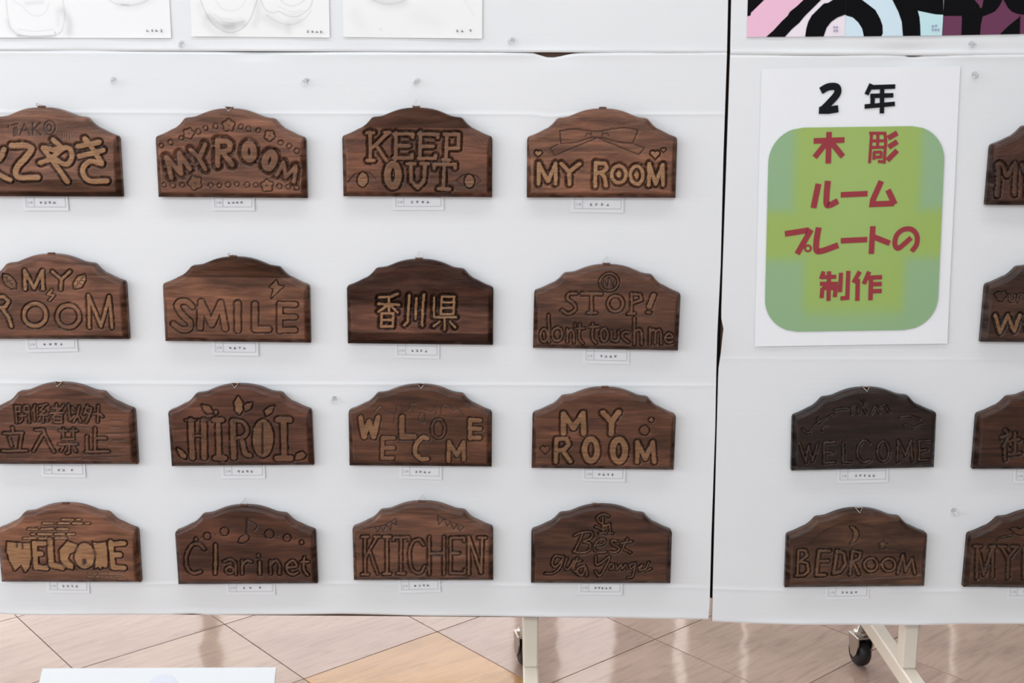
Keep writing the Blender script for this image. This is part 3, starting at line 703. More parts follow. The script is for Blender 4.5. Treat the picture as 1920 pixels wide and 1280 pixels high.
plaque('dark brown plaque carved with three upright kanji in tan relief', (630, 460, 5.818), (651.5, 644.4), (922, 647.3), (88, 58, 48), [
    L([[(470, 572), (600, 560), (675, 528)], [(465, 640), (685, 650)], [(578, 578), (578, 715)], [(570, 650), (465, 722)], [(590, 650), (672, 732)], [(500, 745), (495, 885)], [(500, 745), (625, 745), (620, 885)], [(505, 815), (615, 815)], [(495, 885), (620, 885)]], 15),
    L([[(800, 545), (785, 830), (745, 872)], [(878, 580), (868, 800)], [(958, 540), (938, 875)]], 15),
    L([[(1072, 570), (1070, 785)], [(1155, 558), (1145, 750)], [(1155, 560), (1290, 560), (1285, 750)], [(1150, 622), (1290, 622)], [(1150, 685), (1285, 685)], [(1145, 750), (1285, 750)], [(1070, 785), (1310, 785)], [(1185, 790), (1185, 920)], [(1130, 832), (1065, 885)], [(1245, 832), (1300, 895)]], 13)],
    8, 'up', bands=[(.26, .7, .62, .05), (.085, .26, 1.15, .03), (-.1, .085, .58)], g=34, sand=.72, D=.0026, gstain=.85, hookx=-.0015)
plaque('dark brown plaque reading STOP! and don\'t touch me below a round emblem', (980, 470, 5.818), (1000.3, 653), (1271.8, 658), (88, 61, 50), [
    O(945, 345, 110, 105, 10, name='emblem', g=13), CUT([[(880, 400), (885, 310), (930, 390), (940, 290)], [(955, 300), (1000, 400), (1000, 330)]], 7),
    LS([[(590, 470), (510, 475), (495, 530), (560, 580), (580, 640), (500, 690), (430, 650)]], 15), L([[(650, 472), (860, 472)], [(755, 470), (755, 680)], [(715, 682), (805, 682)]], 15), O(1015, 580, 95, 100, 14),
    L([[(1190, 470), (1190, 690)], [(1190, 478), (1285, 480), (1300, 540), (1200, 572)], [(1150, 690), (1225, 690)]], 13), L([[(1430, 490), (1385, 610)]], 28, sand=.35), L([[(1362, 672), (1395, 674)]], 13),
    LS([ring(235, 925, 38, 70), [(285, 700), (290, 850), (290, 1000)]], 11), O(380, 912, 66, 85, 12), LS([[(490, 860), (490, 1000)], [(490, 905), (530, 865), (560, 905), (562, 1000)]], 11), L([[(575, 798), (572, 828)]], 8),
    LS([[(625, 800), (620, 950), (660, 1008)], [(580, 852), (670, 850)]], 11), LS([[(770, 800), (765, 950), (805, 1008)], [(735, 832), (830, 830)]], 12), O(893, 920, 50, 82, 12),
    LS([[(970, 880), (972, 965), (1020, 992), (1050, 960), (1052, 880)]], 11), LS([[(1165, 890), (1110, 890), (1090, 945), (1160, 1000)]], 11), LS([[(1222, 740), (1222, 1018)], [(1225, 885), (1275, 860), (1300, 910), (1302, 1018)]], 13),
    LS([[(1390, 850), (1390, 1020)], [(1390, 885), (1435, 862), (1450, 905), (1450, 1015)], [(1450, 885), (1490, 862), (1512, 905), (1512, 1015)]], 11), LS([[(1560, 950), (1640, 942), (1600, 900), (1555, 950), (1580, 1000), (1640, 990)]], 10, sand=.3)],
    9, 'up', g=17, sand=.16, D=.0020, side=1, bands=[(.08, .22, .8, .06)], hookx=-.003)
plaque('very dark plaque at right picture edge with a pale W under small lettering', (1810, 470, 6.4), (1835, 642.3), None, (60, 42, 35), [
    PO([(350, 520), (400, 492), (440, 510), (480, 482), (512, 525), (470, 560), (450, 608), (400, 600), (378, 550)], 'ornament', g=14, sand=0), LS([[(535, 530), (545, 600), (590, 600), (602, 530)]], 9, g=12), LS([[(640, 610), (640, 540), (690, 520)]], 9, g=12),
    L([[(362, 775), (420, 985), (512, 775), (590, 970), (660, 775)]], 21, sand=.55), O(790, 885, 85, 115, 22, sand=.5)],
    10, 'nub', g=30, gstain=.8)

# ---- third row
plaque('brown plaque carved with two rows of small kanji on a rough tooled ground', (0, 700, 6.4), (-13, 871), (256.7, 871.4), (96, 66, 55), [
    L([[(182, 392), (200, 595)], [(185, 395), (240, 395), (240, 460), (188, 460)], [(290, 395), (345, 395), (352, 595)], [(290, 395), (290, 460), (343, 460)], [(225, 512), (312, 512)], [(266, 490), (266, 560), (232, 590)]], 9),
    L([[(420, 380), (395, 450)], [(410, 430), (415, 572)], [(560, 372), (470, 395)], [(520, 400), (480, 440), (540, 450), (470, 500), (570, 500)], [(520, 500), (520, 582)], [(480, 530), (460, 570)], [(550, 530), (572, 570)]], 9),
    L([[(620, 420), (740, 420)], [(680, 372), (680, 470)], [(600, 480), (770, 470)], [(765, 380), (620, 540)], [(650, 500), (650, 590)], [(650, 502), (740, 502), (740, 590)], [(650, 546), (740, 546)], [(650, 590), (740, 590)]], 10),
    L([[(820, 380), (840, 565), (890, 512)], [(868, 410), (890, 442)], [(950, 400), (930, 500), (880, 580)], [(930, 510), (970, 582)]], 12),
    L([[(1050, 390), (1010, 490)], [(1050, 412), (1100, 420), (1070, 520), (1030, 590)], [(1020, 460), (1070, 490)], [(1180, 390), (1175, 582)], [(1120, 488), (1180, 480), (1232, 520)]], 11),
    L([[(150, 650), (155, 700)], [(50, 722), (270, 715)], [(110, 770), (142, 870)], [(260, 722), (235, 902)], [(30, 932), (320, 930)]], 14),
    L([[(430, 680), (520, 675), (540, 740), (650, 940)], [(510, 740), (402, 932)]], 15),
    L([[(720, 690), (800, 690)], [(760, 662), (760, 760)], [(840, 690), (920, 690)], [(880, 662), (880, 760)], [(755, 792), (885, 792)], [(710, 852), (920, 852)], [(830, 852), (830, 945), (800, 960)], [(760, 880), (730, 932)], [(880, 880), (912, 932)]], 12),
    L([[(1140, 662), (1140, 940)], [(1140, 780), (1270, 780)], [(1042, 760), (1046, 948)], [(1030, 946), (1300, 935)]], 15)]
    + [CUT([[(x, y), (x+l, y+6)]], 7, D=.0009, st=.28) for x, y, l in [(1330, 640, 90), (1280, 720, 160), (1360, 800, 130), (1290, 860, 170), (1350, 950, 150), (100, 1010, 260), (420, 1020, 240), (760, 1010, 200), (1000, 1030, 300), (60, 580, 90), (1320, 560, 140), (900, 640, 160), (560, 640, 120), (1200, 1000, 220)]],
    11, 'down', g=22, sand=.14, D=.0020, side=1, hookx=-.002)
plaque('dark plaque with five tall serif capitals, carved leaves above and at both lower corners', (300, 700, 6.0), (320.8, 875), (590.3, 872.5), (88, 58, 48), [
    L([[(347, 530), (365, 945)], [(492, 530), (497, 945)]], 33), L([[(385, 705), (470, 702)]], 10), L([[(290, 527), (400, 525)]], 9, 'serif'), L([[(430, 525), (545, 525)]], 9, 'serif'),
    L([[(655, 535), (665, 945)], [(610, 525), (700, 525)], [(620, 955), (730, 955)]], 28), L([[(822, 540), (830, 945)]], 33), LS([[(850, 530), (940, 555), (985, 640), (940, 715), (860, 730)]], 20), LS([[(925, 760), (960, 900), (1010, 925)]], 28),
    PO(ell(1160, 732, 118, 215), 'letter', sand=.3), CUT([[(1155, 570), (1155, 905)]], 13, over=True, D=.0016), L([[(1390, 535), (1400, 945)], [(1330, 522), (1460, 522)], [(1320, 955), (1470, 955)]], 34),
    PO([(880, 260), (925, 320), (932, 410), (892, 465), (848, 420), (838, 325)], 'leaf', sand=.45), PO([(945, 372), (980, 338), (1042, 328), (1015, 400), (960, 425)], 'leaf'), PO([(470, 357), (555, 372), (600, 440), (535, 452), (490, 410)], 'leaf'), PO(ell(628, 440, 22), 'leaf'),
    PO([(1285, 365), (1255, 440), (1195, 480), (1178, 425), (1220, 385)], 'leaf'), PO([(195, 842), (260, 880), (300, 925), (290, 962), (230, 935), (205, 890)], 'leaf', sand=.35), PO([(1520, 970), (1540, 905), (1600, 880), (1642, 920), (1615, 955), (1560, 972)], 'leaf')],
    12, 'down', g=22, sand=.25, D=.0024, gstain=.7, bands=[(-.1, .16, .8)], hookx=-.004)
plaque('brown plaque reading WELCOME with its capitals staggered up and down under squiggles', (630, 700, 6.0), (654.7, 873.7), (920.3, 875.8), (86, 57, 44), [
    L([[(278, 500), (315, 715), (375, 545), (425, 715), (475, 500)]], 30, sand=.5), L([[(528, 725), (520, 960)], [(528, 728), (650, 728)], [(522, 840), (650, 840)], [(518, 955), (640, 955)]], 22, sand=.35),
    L([[(745, 495), (740, 715), (885, 715)]], 31, sand=.35), LS([[(1025, 735), (970, 725), (900, 810), (900, 905), (960, 965), (1030, 960)]], 27, sand=.5), O(1155, 625, 85, 118, 12, sand=.05),
    L([[(1268, 985), (1272, 775), (1360, 925), (1438, 775), (1440, 970)]], 24, sand=.45), L([[(1512, 520), (1512, 735)], [(1505, 528), (1625, 528)], [(1505, 622), (1625, 622)], [(1505, 725), (1620, 725)]], 24, sand=.45),
    CUT([spline([(430, 430), (510, 360), (560, 430), (670, 450), (690, 370), (740, 380), (760, 430), (830, 400), (830, 340), (900, 340)]), spline([(930, 400), (1020, 420), (1080, 430), (1110, 370), (1130, 460)]), spline([(1180, 470), (1200, 360), (1270, 360), (1320, 420), (1370, 400), (1440, 470)]), spline([(960, 440), (930, 520), (1000, 550), (1000, 450)]), spline([(670, 450), (650, 560)])], 4.5, 'squiggle', D=.0008, st=.6)],
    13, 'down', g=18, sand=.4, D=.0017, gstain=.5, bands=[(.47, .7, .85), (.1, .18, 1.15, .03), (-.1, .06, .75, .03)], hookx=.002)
plaque('brown plaque reading MY ROOM in rounded tan capitals with two small circles', (980, 710, 6.194), (996.5, 878.4), (1263.8, 882), (92, 62, 50), [
    L([[(475, 635), (475, 410), (590, 570), (705, 405), (712, 635)]], 33), L([[(935, 400), (1030, 500)], [(1115, 390), (1035, 500), (1032, 635)]], 34), L([[(393, 700), (385, 965)], [(400, 702), (510, 698), (538, 760), (485, 825), (400, 838)], [(480, 850), (555, 960)]], 26),
    O(795, 830, 108, 160, 34), O(1120, 835, 110, 165, 36), L([[(1332, 965), (1335, 740), (1428, 930), (1515, 740), (1530, 970)]], 27),
    PO(ell(1415, 600, 52), 'circle_ornament', g=18, sand=.15), PO(ell(1495, 480, 26), 'circle_ornament', g=16, sand=.3), PO(heart(262, 820, 52), 'heart', g=12, sand=.12, gs=.3)],
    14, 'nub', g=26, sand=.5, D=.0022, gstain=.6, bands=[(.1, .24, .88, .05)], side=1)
plaque('almost black plaque on the right sheet, faintly carved WELCOME under twigs', (1460, 700, 5.818), (1482.7, 883.5), (1752.6, 877), (36, 24, 21), [
    L([[(232, 760), (300, 970), (332, 785), (372, 960), (432, 760)]], 9), L([[(500, 750), (500, 975)], [(500, 755), (620, 755)], [(500, 862), (592, 862)], [(500, 975), (620, 972)]], 9), L([[(710, 750), (710, 970), (790, 970)]], 9), LS([[(990, 760), (930, 732), (875, 800), (872, 910), (930, 970), (1000, 950)]], 9), O(1145, 850, 72, 118, 9),
    L([[(1300, 960), (1310, 732), (1390, 900), (1450, 732), (1462, 950)]], 9), L([[(1540, 732), (1540, 950)], [(1540, 737), (1660, 737)], [(1540, 842), (1620, 832)], [(1540, 950), (1640, 942)]], 9),
    LS([[(260, 600), (330, 650), (400, 560), (500, 500), (600, 450)], [(440, 540), (430, 490)], [(520, 570), (480, 620)], [(620, 400), (700, 385), (760, 385)]], 7, 'twig', g=12),
    LS([[(800, 440), (820, 345), (870, 360), (880, 430)], [(910, 280), (950, 320), (930, 380), (960, 430)], [(1010, 440), (1060, 360), (1100, 430)], [(1110, 370), (1160, 350), (1210, 420)]], 7, 'crown_ornament', g=12),
    LS([[(1330, 480), (1450, 470), (1540, 500)], [(1380, 560), (1480, 590), (1560, 550)]], 7, 'twig', g=12)],
    15, 'down', g=16, sand=0.16, D=.0018, gstain=.4)
plaque('dark brown plaque at right picture edge, third row, showing one carved kanji', (1800, 700, 5.818), (1819.8, 880), None, (64, 42, 33), [
    L([[(500, 622), (530, 652)], [(460, 702), (560, 662), (480, 800)], [(495, 765), (495, 940)], [(540, 742), (560, 780)]], 14), L([[(605, 662), (605, 880)], [(570, 732), (650, 722)], [(540, 890), (662, 872)]], 15), L([[(800, 640), (790, 900)], [(720, 730), (900, 720)]], 15)],
    16, 'nub', g=26, sand=.12)

# ---- fourth row
bricks = [(700, 850, 332), (862, 930, 332), (482, 622, 375), (655, 800, 375), (818, 950, 375), (970, 1035, 375), (312, 440, 440), (465, 620, 440), (640, 790, 440), (350, 405, 497), (425, 600, 497), (617, 745, 497), (762, 860, 497), (262, 420, 545), (440, 600, 545), (620, 770, 545)]
dash = [(1005, 1085, 945), (1120, 1215, 945), (1250, 1320, 945), (1345, 1410, 948), (1008, 1060, 978), (1100, 1150, 982), (1175, 1275, 982), (1305, 1390, 982), (1070, 1200, 1012), (1220, 1330, 1012), (1345, 1440, 1010)]
plaque('brown plaque reading WELCOME in fat tan capitals with small bricks carved above', (0, 920, 6.097), (-3, 1092), (263, 1092.7), (116, 82, 68),
    [L([[(a+12, y), (b-12, y)]], 13, 'brick', g=11, sand=.85) for a, b, y in bricks]
    + [PO([(80, 590), (200, 600), (350, 605), (356, 760), (335, 870), (290, 930), (240, 850), (170, 912), (110, 800), (80, 700)], 'letter'), CUT([[(190, 600), (195, 640)], [(255, 605), (258, 655)]], 12, over=True, D=.0012),
       L([[(390, 600), (412, 880)], [(390, 605), (512, 605)], [(400, 722), (470, 722)], [(415, 870), (528, 885)]], 30), L([[(572, 570), (585, 850), (715, 878)]], 34),
       PO([(770, 580), (890, 622), (852, 700), (792, 722), (775, 780), (838, 850), (832, 900), (745, 880), (690, 790), (680, 680)], 'letter'), PO(ell(970, 745, 118, 145), 'letter'),
       PO([(1060, 590), (1120, 602), (1212, 590), (1228, 700), (1228, 872), (1192, 880), (1170, 865), (1150, 895), (1120, 870), (1085, 890), (1092, 750)], 'letter'),
       CUT([[(966, 800), (966, 830)]], 32, over=True, D=.0016), L([[(1265, 590), (1292, 875)], [(1265, 612), (1415, 602)], [(1290, 735), (1370, 735)], [(1300, 878), (1415, 882)]], 30)]
    + [L([[(a, y), (b, y)]], 5, 'small_lettering', g=7, sand=.95, D=.0008) for a, b, y in dash],
    17, 'nub', g=24, sand=.78, D=.0024, gstain=.65, side=1)
plaque('dark brown plaque reading Clarinet below a music note and small circles', (310, 920, 6.0), (333.3, 1096.7), (596.7, 1095), (82, 53, 43), [
    LS([[(440, 655), (390, 605), (300, 612), (238, 730), (245, 860), (310, 928), (400, 912)]], 17), L([[(565, 612), (565, 932)]], 17, sand=.35), LS([ring(725, 895, 42, 38), [(660, 795), (735, 775), (790, 825), (792, 940)]], 13), LS([[(865, 790), (865, 935)], [(865, 835), (915, 788), (970, 800)]], 13, sand=.3),
    L([[(1062, 800), (1065, 938)]], 15, sand=.35), L([[(1050, 725), (1052, 742)]], 14), LS([[(1182, 792), (1185, 935)], [(1185, 835), (1240, 785), (1285, 840), (1285, 935)]], 13), LS([[(1375, 865), (1480, 850), (1440, 790), (1372, 830), (1372, 905), (1430, 945), (1490, 920)]], 13, sand=.3), LS([[(1565, 750), (1560, 890), (1605, 948)], [(1528, 802), (1615, 800)]], 13, sand=.25),
    CUT([[(920, 310), (915, 490)]], 15, 'music_note', D=.0018), CUT([spline([(925, 330), (1000, 365), (1035, 400), (1005, 442)])], 9, 'music_note', D=.0016), PO(ell(882, 545, 62, 34, -28), 'music_note', g=16, sand=.15)]
    + [PO(ell(x, y, r, n=14), 'circle_ornament', g=17, sand=.04) for x, y, r in [(345, 545, 18), (470, 510, 36), (665, 460, 42), (1170, 485, 45), (1370, 530, 38), (1535, 580, 20)]]
    + [CUT([[(x, y), (x+8, y)]], 10, st=.5) for x, y in [(400, 530), (565, 495), (1270, 505), (1460, 550)]],
    18, 'lean', g=20, sand=.14, D=.0024, gstain=.8, bands=[(.12, .3, .85, .05)])
plaque('brown plaque reading KITCHEN in tall thin capitals with bunting carved above', (640, 910, 5.818), (662.9, 1089), (924.4, 1089), (102, 72, 60), [
    L([[(258, 560), (262, 970)], [(225, 562), (292, 562)], [(228, 972), (295, 972)], [(388, 562), (268, 785)], [(312, 722), (398, 965)], [(360, 562), (420, 562)]], 12), L([[(500, 560), (500, 962)], [(462, 562), (538, 562)], [(462, 965), (538, 965)]], 13, sand=.3), L([[(572, 600), (575, 570), (738, 570), (740, 600)], [(652, 570), (652, 960)], [(612, 962), (692, 962)]], 13),
    LS([[(902, 650), (850, 592), (775, 625), (745, 760), (775, 920), (860, 955), (912, 885)]], 13), L([[(960, 562), (960, 970)], [(1122, 562), (1122, 970)], [(960, 745), (1122, 745)]], 13), L([[(1192, 572), (1192, 958)], [(1192, 572), (1340, 572), (1345, 610)], [(1192, 742), (1285, 742)], [(1192, 960), (1350, 960), (1352, 920)]], 13), L([[(1392, 968), (1392, 565), (1528, 955), (1540, 575)], [(1500, 572), (1580, 572)]], 14, sand=.3),
    CUT([spline([(290, 465), (450, 440), (600, 362)]), [(370, 462), (400, 515), (430, 450), (462, 502), (490, 432), (540, 490), (550, 405), (602, 440), (600, 370)]], 5, 'bunting', D=.0010), CUT([spline([(1050, 328), (1200, 400), (1340, 450)]), [(1050, 330), (1070, 432), (1120, 368), (1160, 450), (1190, 400), (1232, 482), (1260, 430), (1302, 502), (1340, 450)]], 5, 'bunting', D=.0010)],
    19, 'lean', g=22, sand=.12, D=.0022, gstain=.75, bands=[(-.1, .15, .85)], hookx=-.001)
plaque('dark brown plaque carved with cursive lettering starting Best, under a small monogram', (970, 920, 6.0), (993.3, 1094.2), (1257.5, 1095), (70, 46, 36), [
    LS([[(1032, 290), (965, 265), (902, 300), (925, 355), (1000, 400), (975, 440), (880, 405)]], 8, 'monogram'), L([[(965, 300), (965, 478)], [(925, 480), (1000, 480)], [(968, 408), (1040, 372), (1050, 478)], [(1025, 480), (1078, 480)]], 8, 'monogram'),
    LS([[(735, 480), (690, 590), (642, 690)], [(642, 505), (720, 470), (835, 470), (832, 530), (742, 572)], [(742, 572), (822, 600), (805, 675), (712, 700), (640, 682)]], 9), LS([[(870, 622), (970, 600), (985, 552), (910, 560), (865, 635), (905, 692), (1000, 690)]], 8), LS([[(1125, 572), (1065, 560), (1075, 602), (1148, 648), (1120, 690), (1045, 690)]], 9), LS([[(1242, 542), (1195, 645), (1280, 702)], [(1172, 592), (1290, 572)]], 8),
    LS([[(500, 745), (425, 740), (392, 815), (430, 858), (500, 790), (520, 742), (485, 860), (405, 928), (315, 932)]], 9), LS([[(560, 762), (532, 845), (572, 888), (640, 785), (612, 880)]], 8), LS([[(680, 752), (632, 890), (690, 918)], [(632, 802), (720, 790)]], 8), LS([[(762, 850), (700, 862), (672, 918), (730, 958), (770, 862), (785, 958)]], 9),
    LS([[(880, 742), (895, 835), (960, 800), (1040, 742), (985, 880), (925, 960), (882, 905)]], 9), O(1060, 855, 34, 38, 8), LS([[(1112, 832), (1122, 888), (1168, 832), (1182, 880), (1220, 832), (1242, 882)]], 7), LS([[(1312, 822), (1272, 835), (1270, 880), (1320, 850), (1332, 822), (1300, 955), (1245, 982)]], 7), LS([[(1360, 872), (1410, 832), (1372, 900), (1440, 880)]], 7), LS([[(1482, 802), (1442, 898), (1502, 878)]], 7)],
    20, 'fold', g=19, sand=.30, D=.0022, gstain=.7, side=1, hookx=-.009)
plaque('dark plaque on the right sheet reading BEDROOM below a crescent moon', (1450, 920, 5.818), (1468.6, 1102.6), (1734.4, 1100), (74, 52, 42), [
    PO([(220, 600), (390, 580), (470, 490), (560, 420), (720, 355), (880, 332), (1050, 368), (1200, 432), (1350, 550), (1480, 640), (1610, 675), (1612, 925), (1300, 955), (700, 985), (210, 965)], recess=.0012),
    L([[(280, 655), (265, 930)], [(280, 655), (355, 655), (378, 710), (300, 772)], [(290, 775), (375, 795), (388, 880), (340, 925), (250, 930)]], 14), L([[(502, 662), (475, 920)], [(502, 662), (620, 660)], [(488, 775), (600, 770)], [(475, 922), (568, 922)]], 17), L([[(702, 662), (665, 905)], [(702, 662), (775, 685), (795, 800), (740, 885), (665, 905)]], 17),
    L([[(872, 662), (842, 915)], [(872, 662), (955, 682), (945, 742), (860, 782)], [(880, 792), (938, 912)]], 15), O(1070, 812, 84, 84, 12), O(1265, 812, 84, 80, 12), L([[(1362, 905), (1420, 705), (1450, 880), (1520, 742), (1550, 905)]], 13),
    PO([(838, 390), (890, 398), (930, 440), (938, 490), (905, 560), (845, 582), (880, 520), (882, 450)], 'crescent_moon', g=12), PO([(1200, 545), (1212, 575), (1245, 580), (1220, 602), (1228, 635), (1200, 618), (1172, 635), (1180, 602), (1155, 580), (1188, 575)], 'star', g=9)],
    21, 'down', g=20, sand=.25, D=.0022, gstain=.8, hookx=0)
plaque('dark plaque in the bottom right corner of the picture with serif MY and a flower', (1780, 920, 5.818), (1802.3, 1102.5), None, (66, 44, 34), [
    L([[(302, 950), (312, 615), (380, 915), (478, 620), (475, 938)], [(275, 608), (350, 608)], [(450, 610), (505, 612)]], 14), L([[(575, 615), (648, 740)], [(740, 615), (648, 740), (640, 950)], [(545, 610), (620, 612)], [(690, 610), (755, 612)]], 14), L([[(820, 620), (815, 950)], [(820, 620), (910, 650), (905, 740), (820, 790)], [(860, 790), (930, 950)]], 14),
    PO([(670, 410), (735, 402), (780, 425), (815, 395), (860, 410), (830, 465), (790, 485), (725, 465)], 'flower', g=14), LS([[(525, 532), (600, 500), (690, 485)]], 7, 'stem', g=12)],
    22, 'nub', g=24, sand=.1, gstain=.7)

# ------------------------------------------------------------------ name cards under the plaques
def flat_frame(tl, tr, bl, Y):
    """local frame on a sheet: origin at the bottom left corner, x along the bottom edge"""
    return onY(*tl, Y), onY(*tr, Y), onY(*bl, Y)
TEXT = 'BEDROOM'
rk = random.Random(11)
def name_card(where, xl, xr, yb, dy=0, n=4, fx=6, bright=1):
    Y = -TH-0.0010
    a, b = onY(xl, yb, Y), onY(xr, yb+dy, Y); w = float(np.hypot(b[0]-a[0], b[2]-a[2])); ang = math.atan2(b[2]-a[2], b[0]-a[0])
    e = tag(empty('name_card', (a[0], Y, a[2])), 'small white name card stuck under the plaque '+where, 'name card', 'name cards under the plaques')
    e.rotation_euler = (0, -ang, 0); u = 1.81/FPX; h = .046
    nx, nz = 7, 7
    V = np.array([[[w*i/(nx-1), -.0003-.0006*(1-j/(nz-1))**2*(.6+.4*math.sin(i+xl)), h*j/(nz-1)] for i in range(nx)] for j in range(nz)])
    B = V.copy(); B[..., 1] += .00025
    grid_mesh('paper', V, nx, nz, {}, M_CARD, e)
    sc = u*1.04; L0, R0, B0 = fx*sc, w-5*sc, 7*sc
    def yy(z): return -.0003-.0006*(1-z/h)**2-.00022
    fr = MB(); t = .00038
    for (p, q) in (((L0, B0), (R0, B0)), ((L0, B0), (L0, h-.006)), ((R0, B0), (R0, h-.006)), ((L0, h-.006), (R0, h-.006)), ((L0+14.5*sc, B0), (L0+14.5*sc, h-.006)), ((L0, B0+16*sc), (R0, B0+16*sc))):
        m = 6
        for k in range(m):
            A_ = np.array(p)+(np.array(q)-p)*k/m; B_ = np.array(p)+(np.array(q)-p)*(k+1)/m
            if p[0] == q[0]: vs = [(A_[0]-t, yy(A_[1])-.0004, A_[1]), (A_[0]+t, yy(A_[1])-.0004, A_[1]), (B_[0]+t, yy(B_[1])-.0004, B_[1]), (B_[0]-t, yy(B_[1])-.0004, B_[1])]
            else: vs = [(A_[0], yy(A_[1])-.0004, A_[1]-t), (B_[0], yy(B_[1])-.0004, B_[1]-t), (B_[0], yy(B_[1])-.0004, B_[1]+t), (A_[0], yy(A_[1])-.0004, A_[1]+t)]
            fr.add(vs, [(0, 1, 2, 3)])
    fr.build('printed_frame', M_LINE, e)
    ink = MB(); zc_ = B0+7.5*sc; x0 = L0+14.5*sc+(R0-L0-14.5*sc)*.22; st = (R0-L0-14.5*sc)*.145
    for k in range(n):
        cx = x0+st*k*(1 if n == 4 else .8 if n == 5 else (1.1 if k < n-1 else 1.5)); r = 2.6*sc
        for q in range(4):
            o = (rk.uniform(-1, 1)*r*.5, rk.uniform(-1, 1)*r*.8)
            if q % 2: ink.ribbon([(cx-r*rk.uniform(.5, 1), zc_+o[1]), (cx+r*rk.uniform(.5, 1), zc_+o[1])], .00030, yy(zc_)-.0006)
            else: ink.ribbon([(cx+o[0], zc_-r*rk.uniform(.6, 1)), (cx+o[0], zc_+r*rk.uniform(.6, 1))], .00030, yy(zc_)-.0006)
    o = ink.build('printed_name', M_INK, e)
    g2 = MB(); cx = L0+4.5*sc; r = 2.0*sc
    g2.ribbon([(cx-r, zc_+r*.6), (cx, zc_+r), (cx+r*.7, zc_+r*.3), (cx-r, zc_-r), (cx+r, zc_-r)], .00028, yy(zc_)-.0006)
    cx += 5.2*sc
    for zz in (.9, .2, -.4): g2.ribbon([(cx-r, zc_+r*zz), (cx+r, zc_+r*zz)], .00025, yy(zc_)-.0006)
    g2.ribbon([(cx+r*.2, zc_+r), (cx+r*.2, zc_-r*1.2)], .00025, yy(zc_)-.0006); g2.build('printed_class', M_LINE, e)
    return e
for a in [('with tan Japanese characters', 44, 129, 395, 0), ('with carved flowers', 397, 478, 395, 0), ('reading KEEP OUT', 736, 832, 394, 0), ('with the ribbon bow', 1070, 1169, 398, 1),
          ('with two carved leaves beside MY', 49, 146.5, 660.5, -2), ('reading SMILE', 398, 485, 666, 1), ('with three tan kanji', 739.5, 824, 671, 1.5), ('reading STOP!', 1092, 1179.5, 681, 2),
          ('with two rows of small kanji', 78, 161, 894, 1, 3), ('with tall serif capitals and leaves', 415, 497.5, 897, 0), ('reading WELCOME in staggered capitals', 748, 828, 897, 2), ('with rounded capitals and two circles', 1090, 1172, 902, 1.5),
          ('with bricks above WELCOME', 88.6, 168.6, 1111, 1), ('reading Clarinet', 424, 516.7, 1114.5, 0, 3), ('reading KITCHEN', 747.4, 826.4, 1111.5, -2), ('with cursive lettering', 1083, 1166.7, 1114.5, 1, 5),
          ('that is almost black', 1568, 1664.5, 906, -2, 5), ('reading BEDROOM', 1546, 1628.7, 1123.5, -1), ('with one kanji at the right edge', 1898, 1985, 906, -1), ('in the bottom right corner', 1886, 1970, 1122.5, 0)]:
    name_card(*a)

# ------------------------------------------------------------------ push pins
def push_pin(label, x, y, tilt=0.3):
    p = onY(x, y+1, -TH-.006)
    e = tag(empty('push_pin', (p[0], -TH, p[2])), label, 'push pin', 'clear push pins')
    e.rotation_euler = (tilt, 0, rk.uniform(-.3, .3))
    MB().lathe([(.0042, -.0008), (.0042, -.0018), (.0022, -.0030), (.0019, -.0075), (.0030, -.0088), (.0040, -.0098), (.0040, -.0112), (.0034, -.0118)], 20, 'Y').build('head', M_CLEAR, e, True)
    MB().lathe([(.0005, .0035), (.0006, -.004)], 10, 'Y').build('needle', M_METAL, e)
for lab, x, y in [('clear push pin above the plaque with tan Japanese characters', 210, 148), ('clear push pin above and right of the flowered plaque', 574, 150), ('clear push pin directly above the KEEP OUT plaque', 781, 150),
                  ('clear push pin above the staggered WELCOME plaque, to its upper left', 626, 747), ('clear push pin beside the right end of the drawings', 960, 73), ('clear push pin between the first two shoe drawings', 338, 80),
                  ('clear push pin to the right of the green poster', 1830, 138), ('clear push pin above and right of the BEDROOM plaque', 1790, 957), ('clear push pin below the purple picture, above the seam', 1824, 80)]:
    push_pin(lab, x, y)

# ------------------------------------------------------------------ printed poster
def px_frame(corner, along, Y):
    a, b = onY(*corner, Y), onY(*along, Y); ang = math.atan2(b[2]-a[2], b[0]-a[0]); ca, sa = math.cos(ang), math.sin(ang)
    def f(x, y):
        w = onY(x, y, Y); dx, dz = w[0]-a[0], w[2]-a[2]; return (dx*ca+dz*sa, -dx*sa+dz*ca)
    return a, ang, f
def vc_mat(name, rough=.5, spec=.4):
    m = mat(name, (.8, .8, .8, 1), rough, spec); lk(m, attr(m, 'tint').outputs['Color'], bsdf(m).inputs['Base Color']); return m
M_VC = vc_mat('printed_colour', .45, .4)
M_RED = mat('red_print', lin((152, 60, 67)), .6, .15); M_BLK = mat('black_print', lin((18, 20, 23)), .6, .15)
Yp = -TH-.0010
A, ang, F = px_frame((1414.5, 649), (1775, 643.5), Yp)
post = tag(empty('poster', (A[0], Yp, A[2])), 'white poster with a green rounded panel and red Japanese lettering', 'poster'); post.rotation_euler = (0, -ang, 0)
cs = [F(1414.5, 649), F(1775.5, 643.5), F(1800.4, 123.4), F(1427.7, 129.5)]
def bil(cs, s, t): return [(1-t)*((1-s)*cs[0][k]+s*cs[1][k])+t*((1-s)*cs[3][k]+s*cs[2][k]) for k in (0, 1)]
V = np.array([[[*bil(cs, i/14, j/20)[:1], -.0006-.0012*((j/20-.5)**2*4)**3*(.5+.5*math.sin(i*.7))-.0008*max(0, 1-j/3)*(.5+.5*math.sin(i*.9+2)), bil(cs, i/14, j/20)[1]] for i in range(15)] for j in range(21)])
grid_mesh('paper', V, 15, 21, {}, M_PAPER, post)
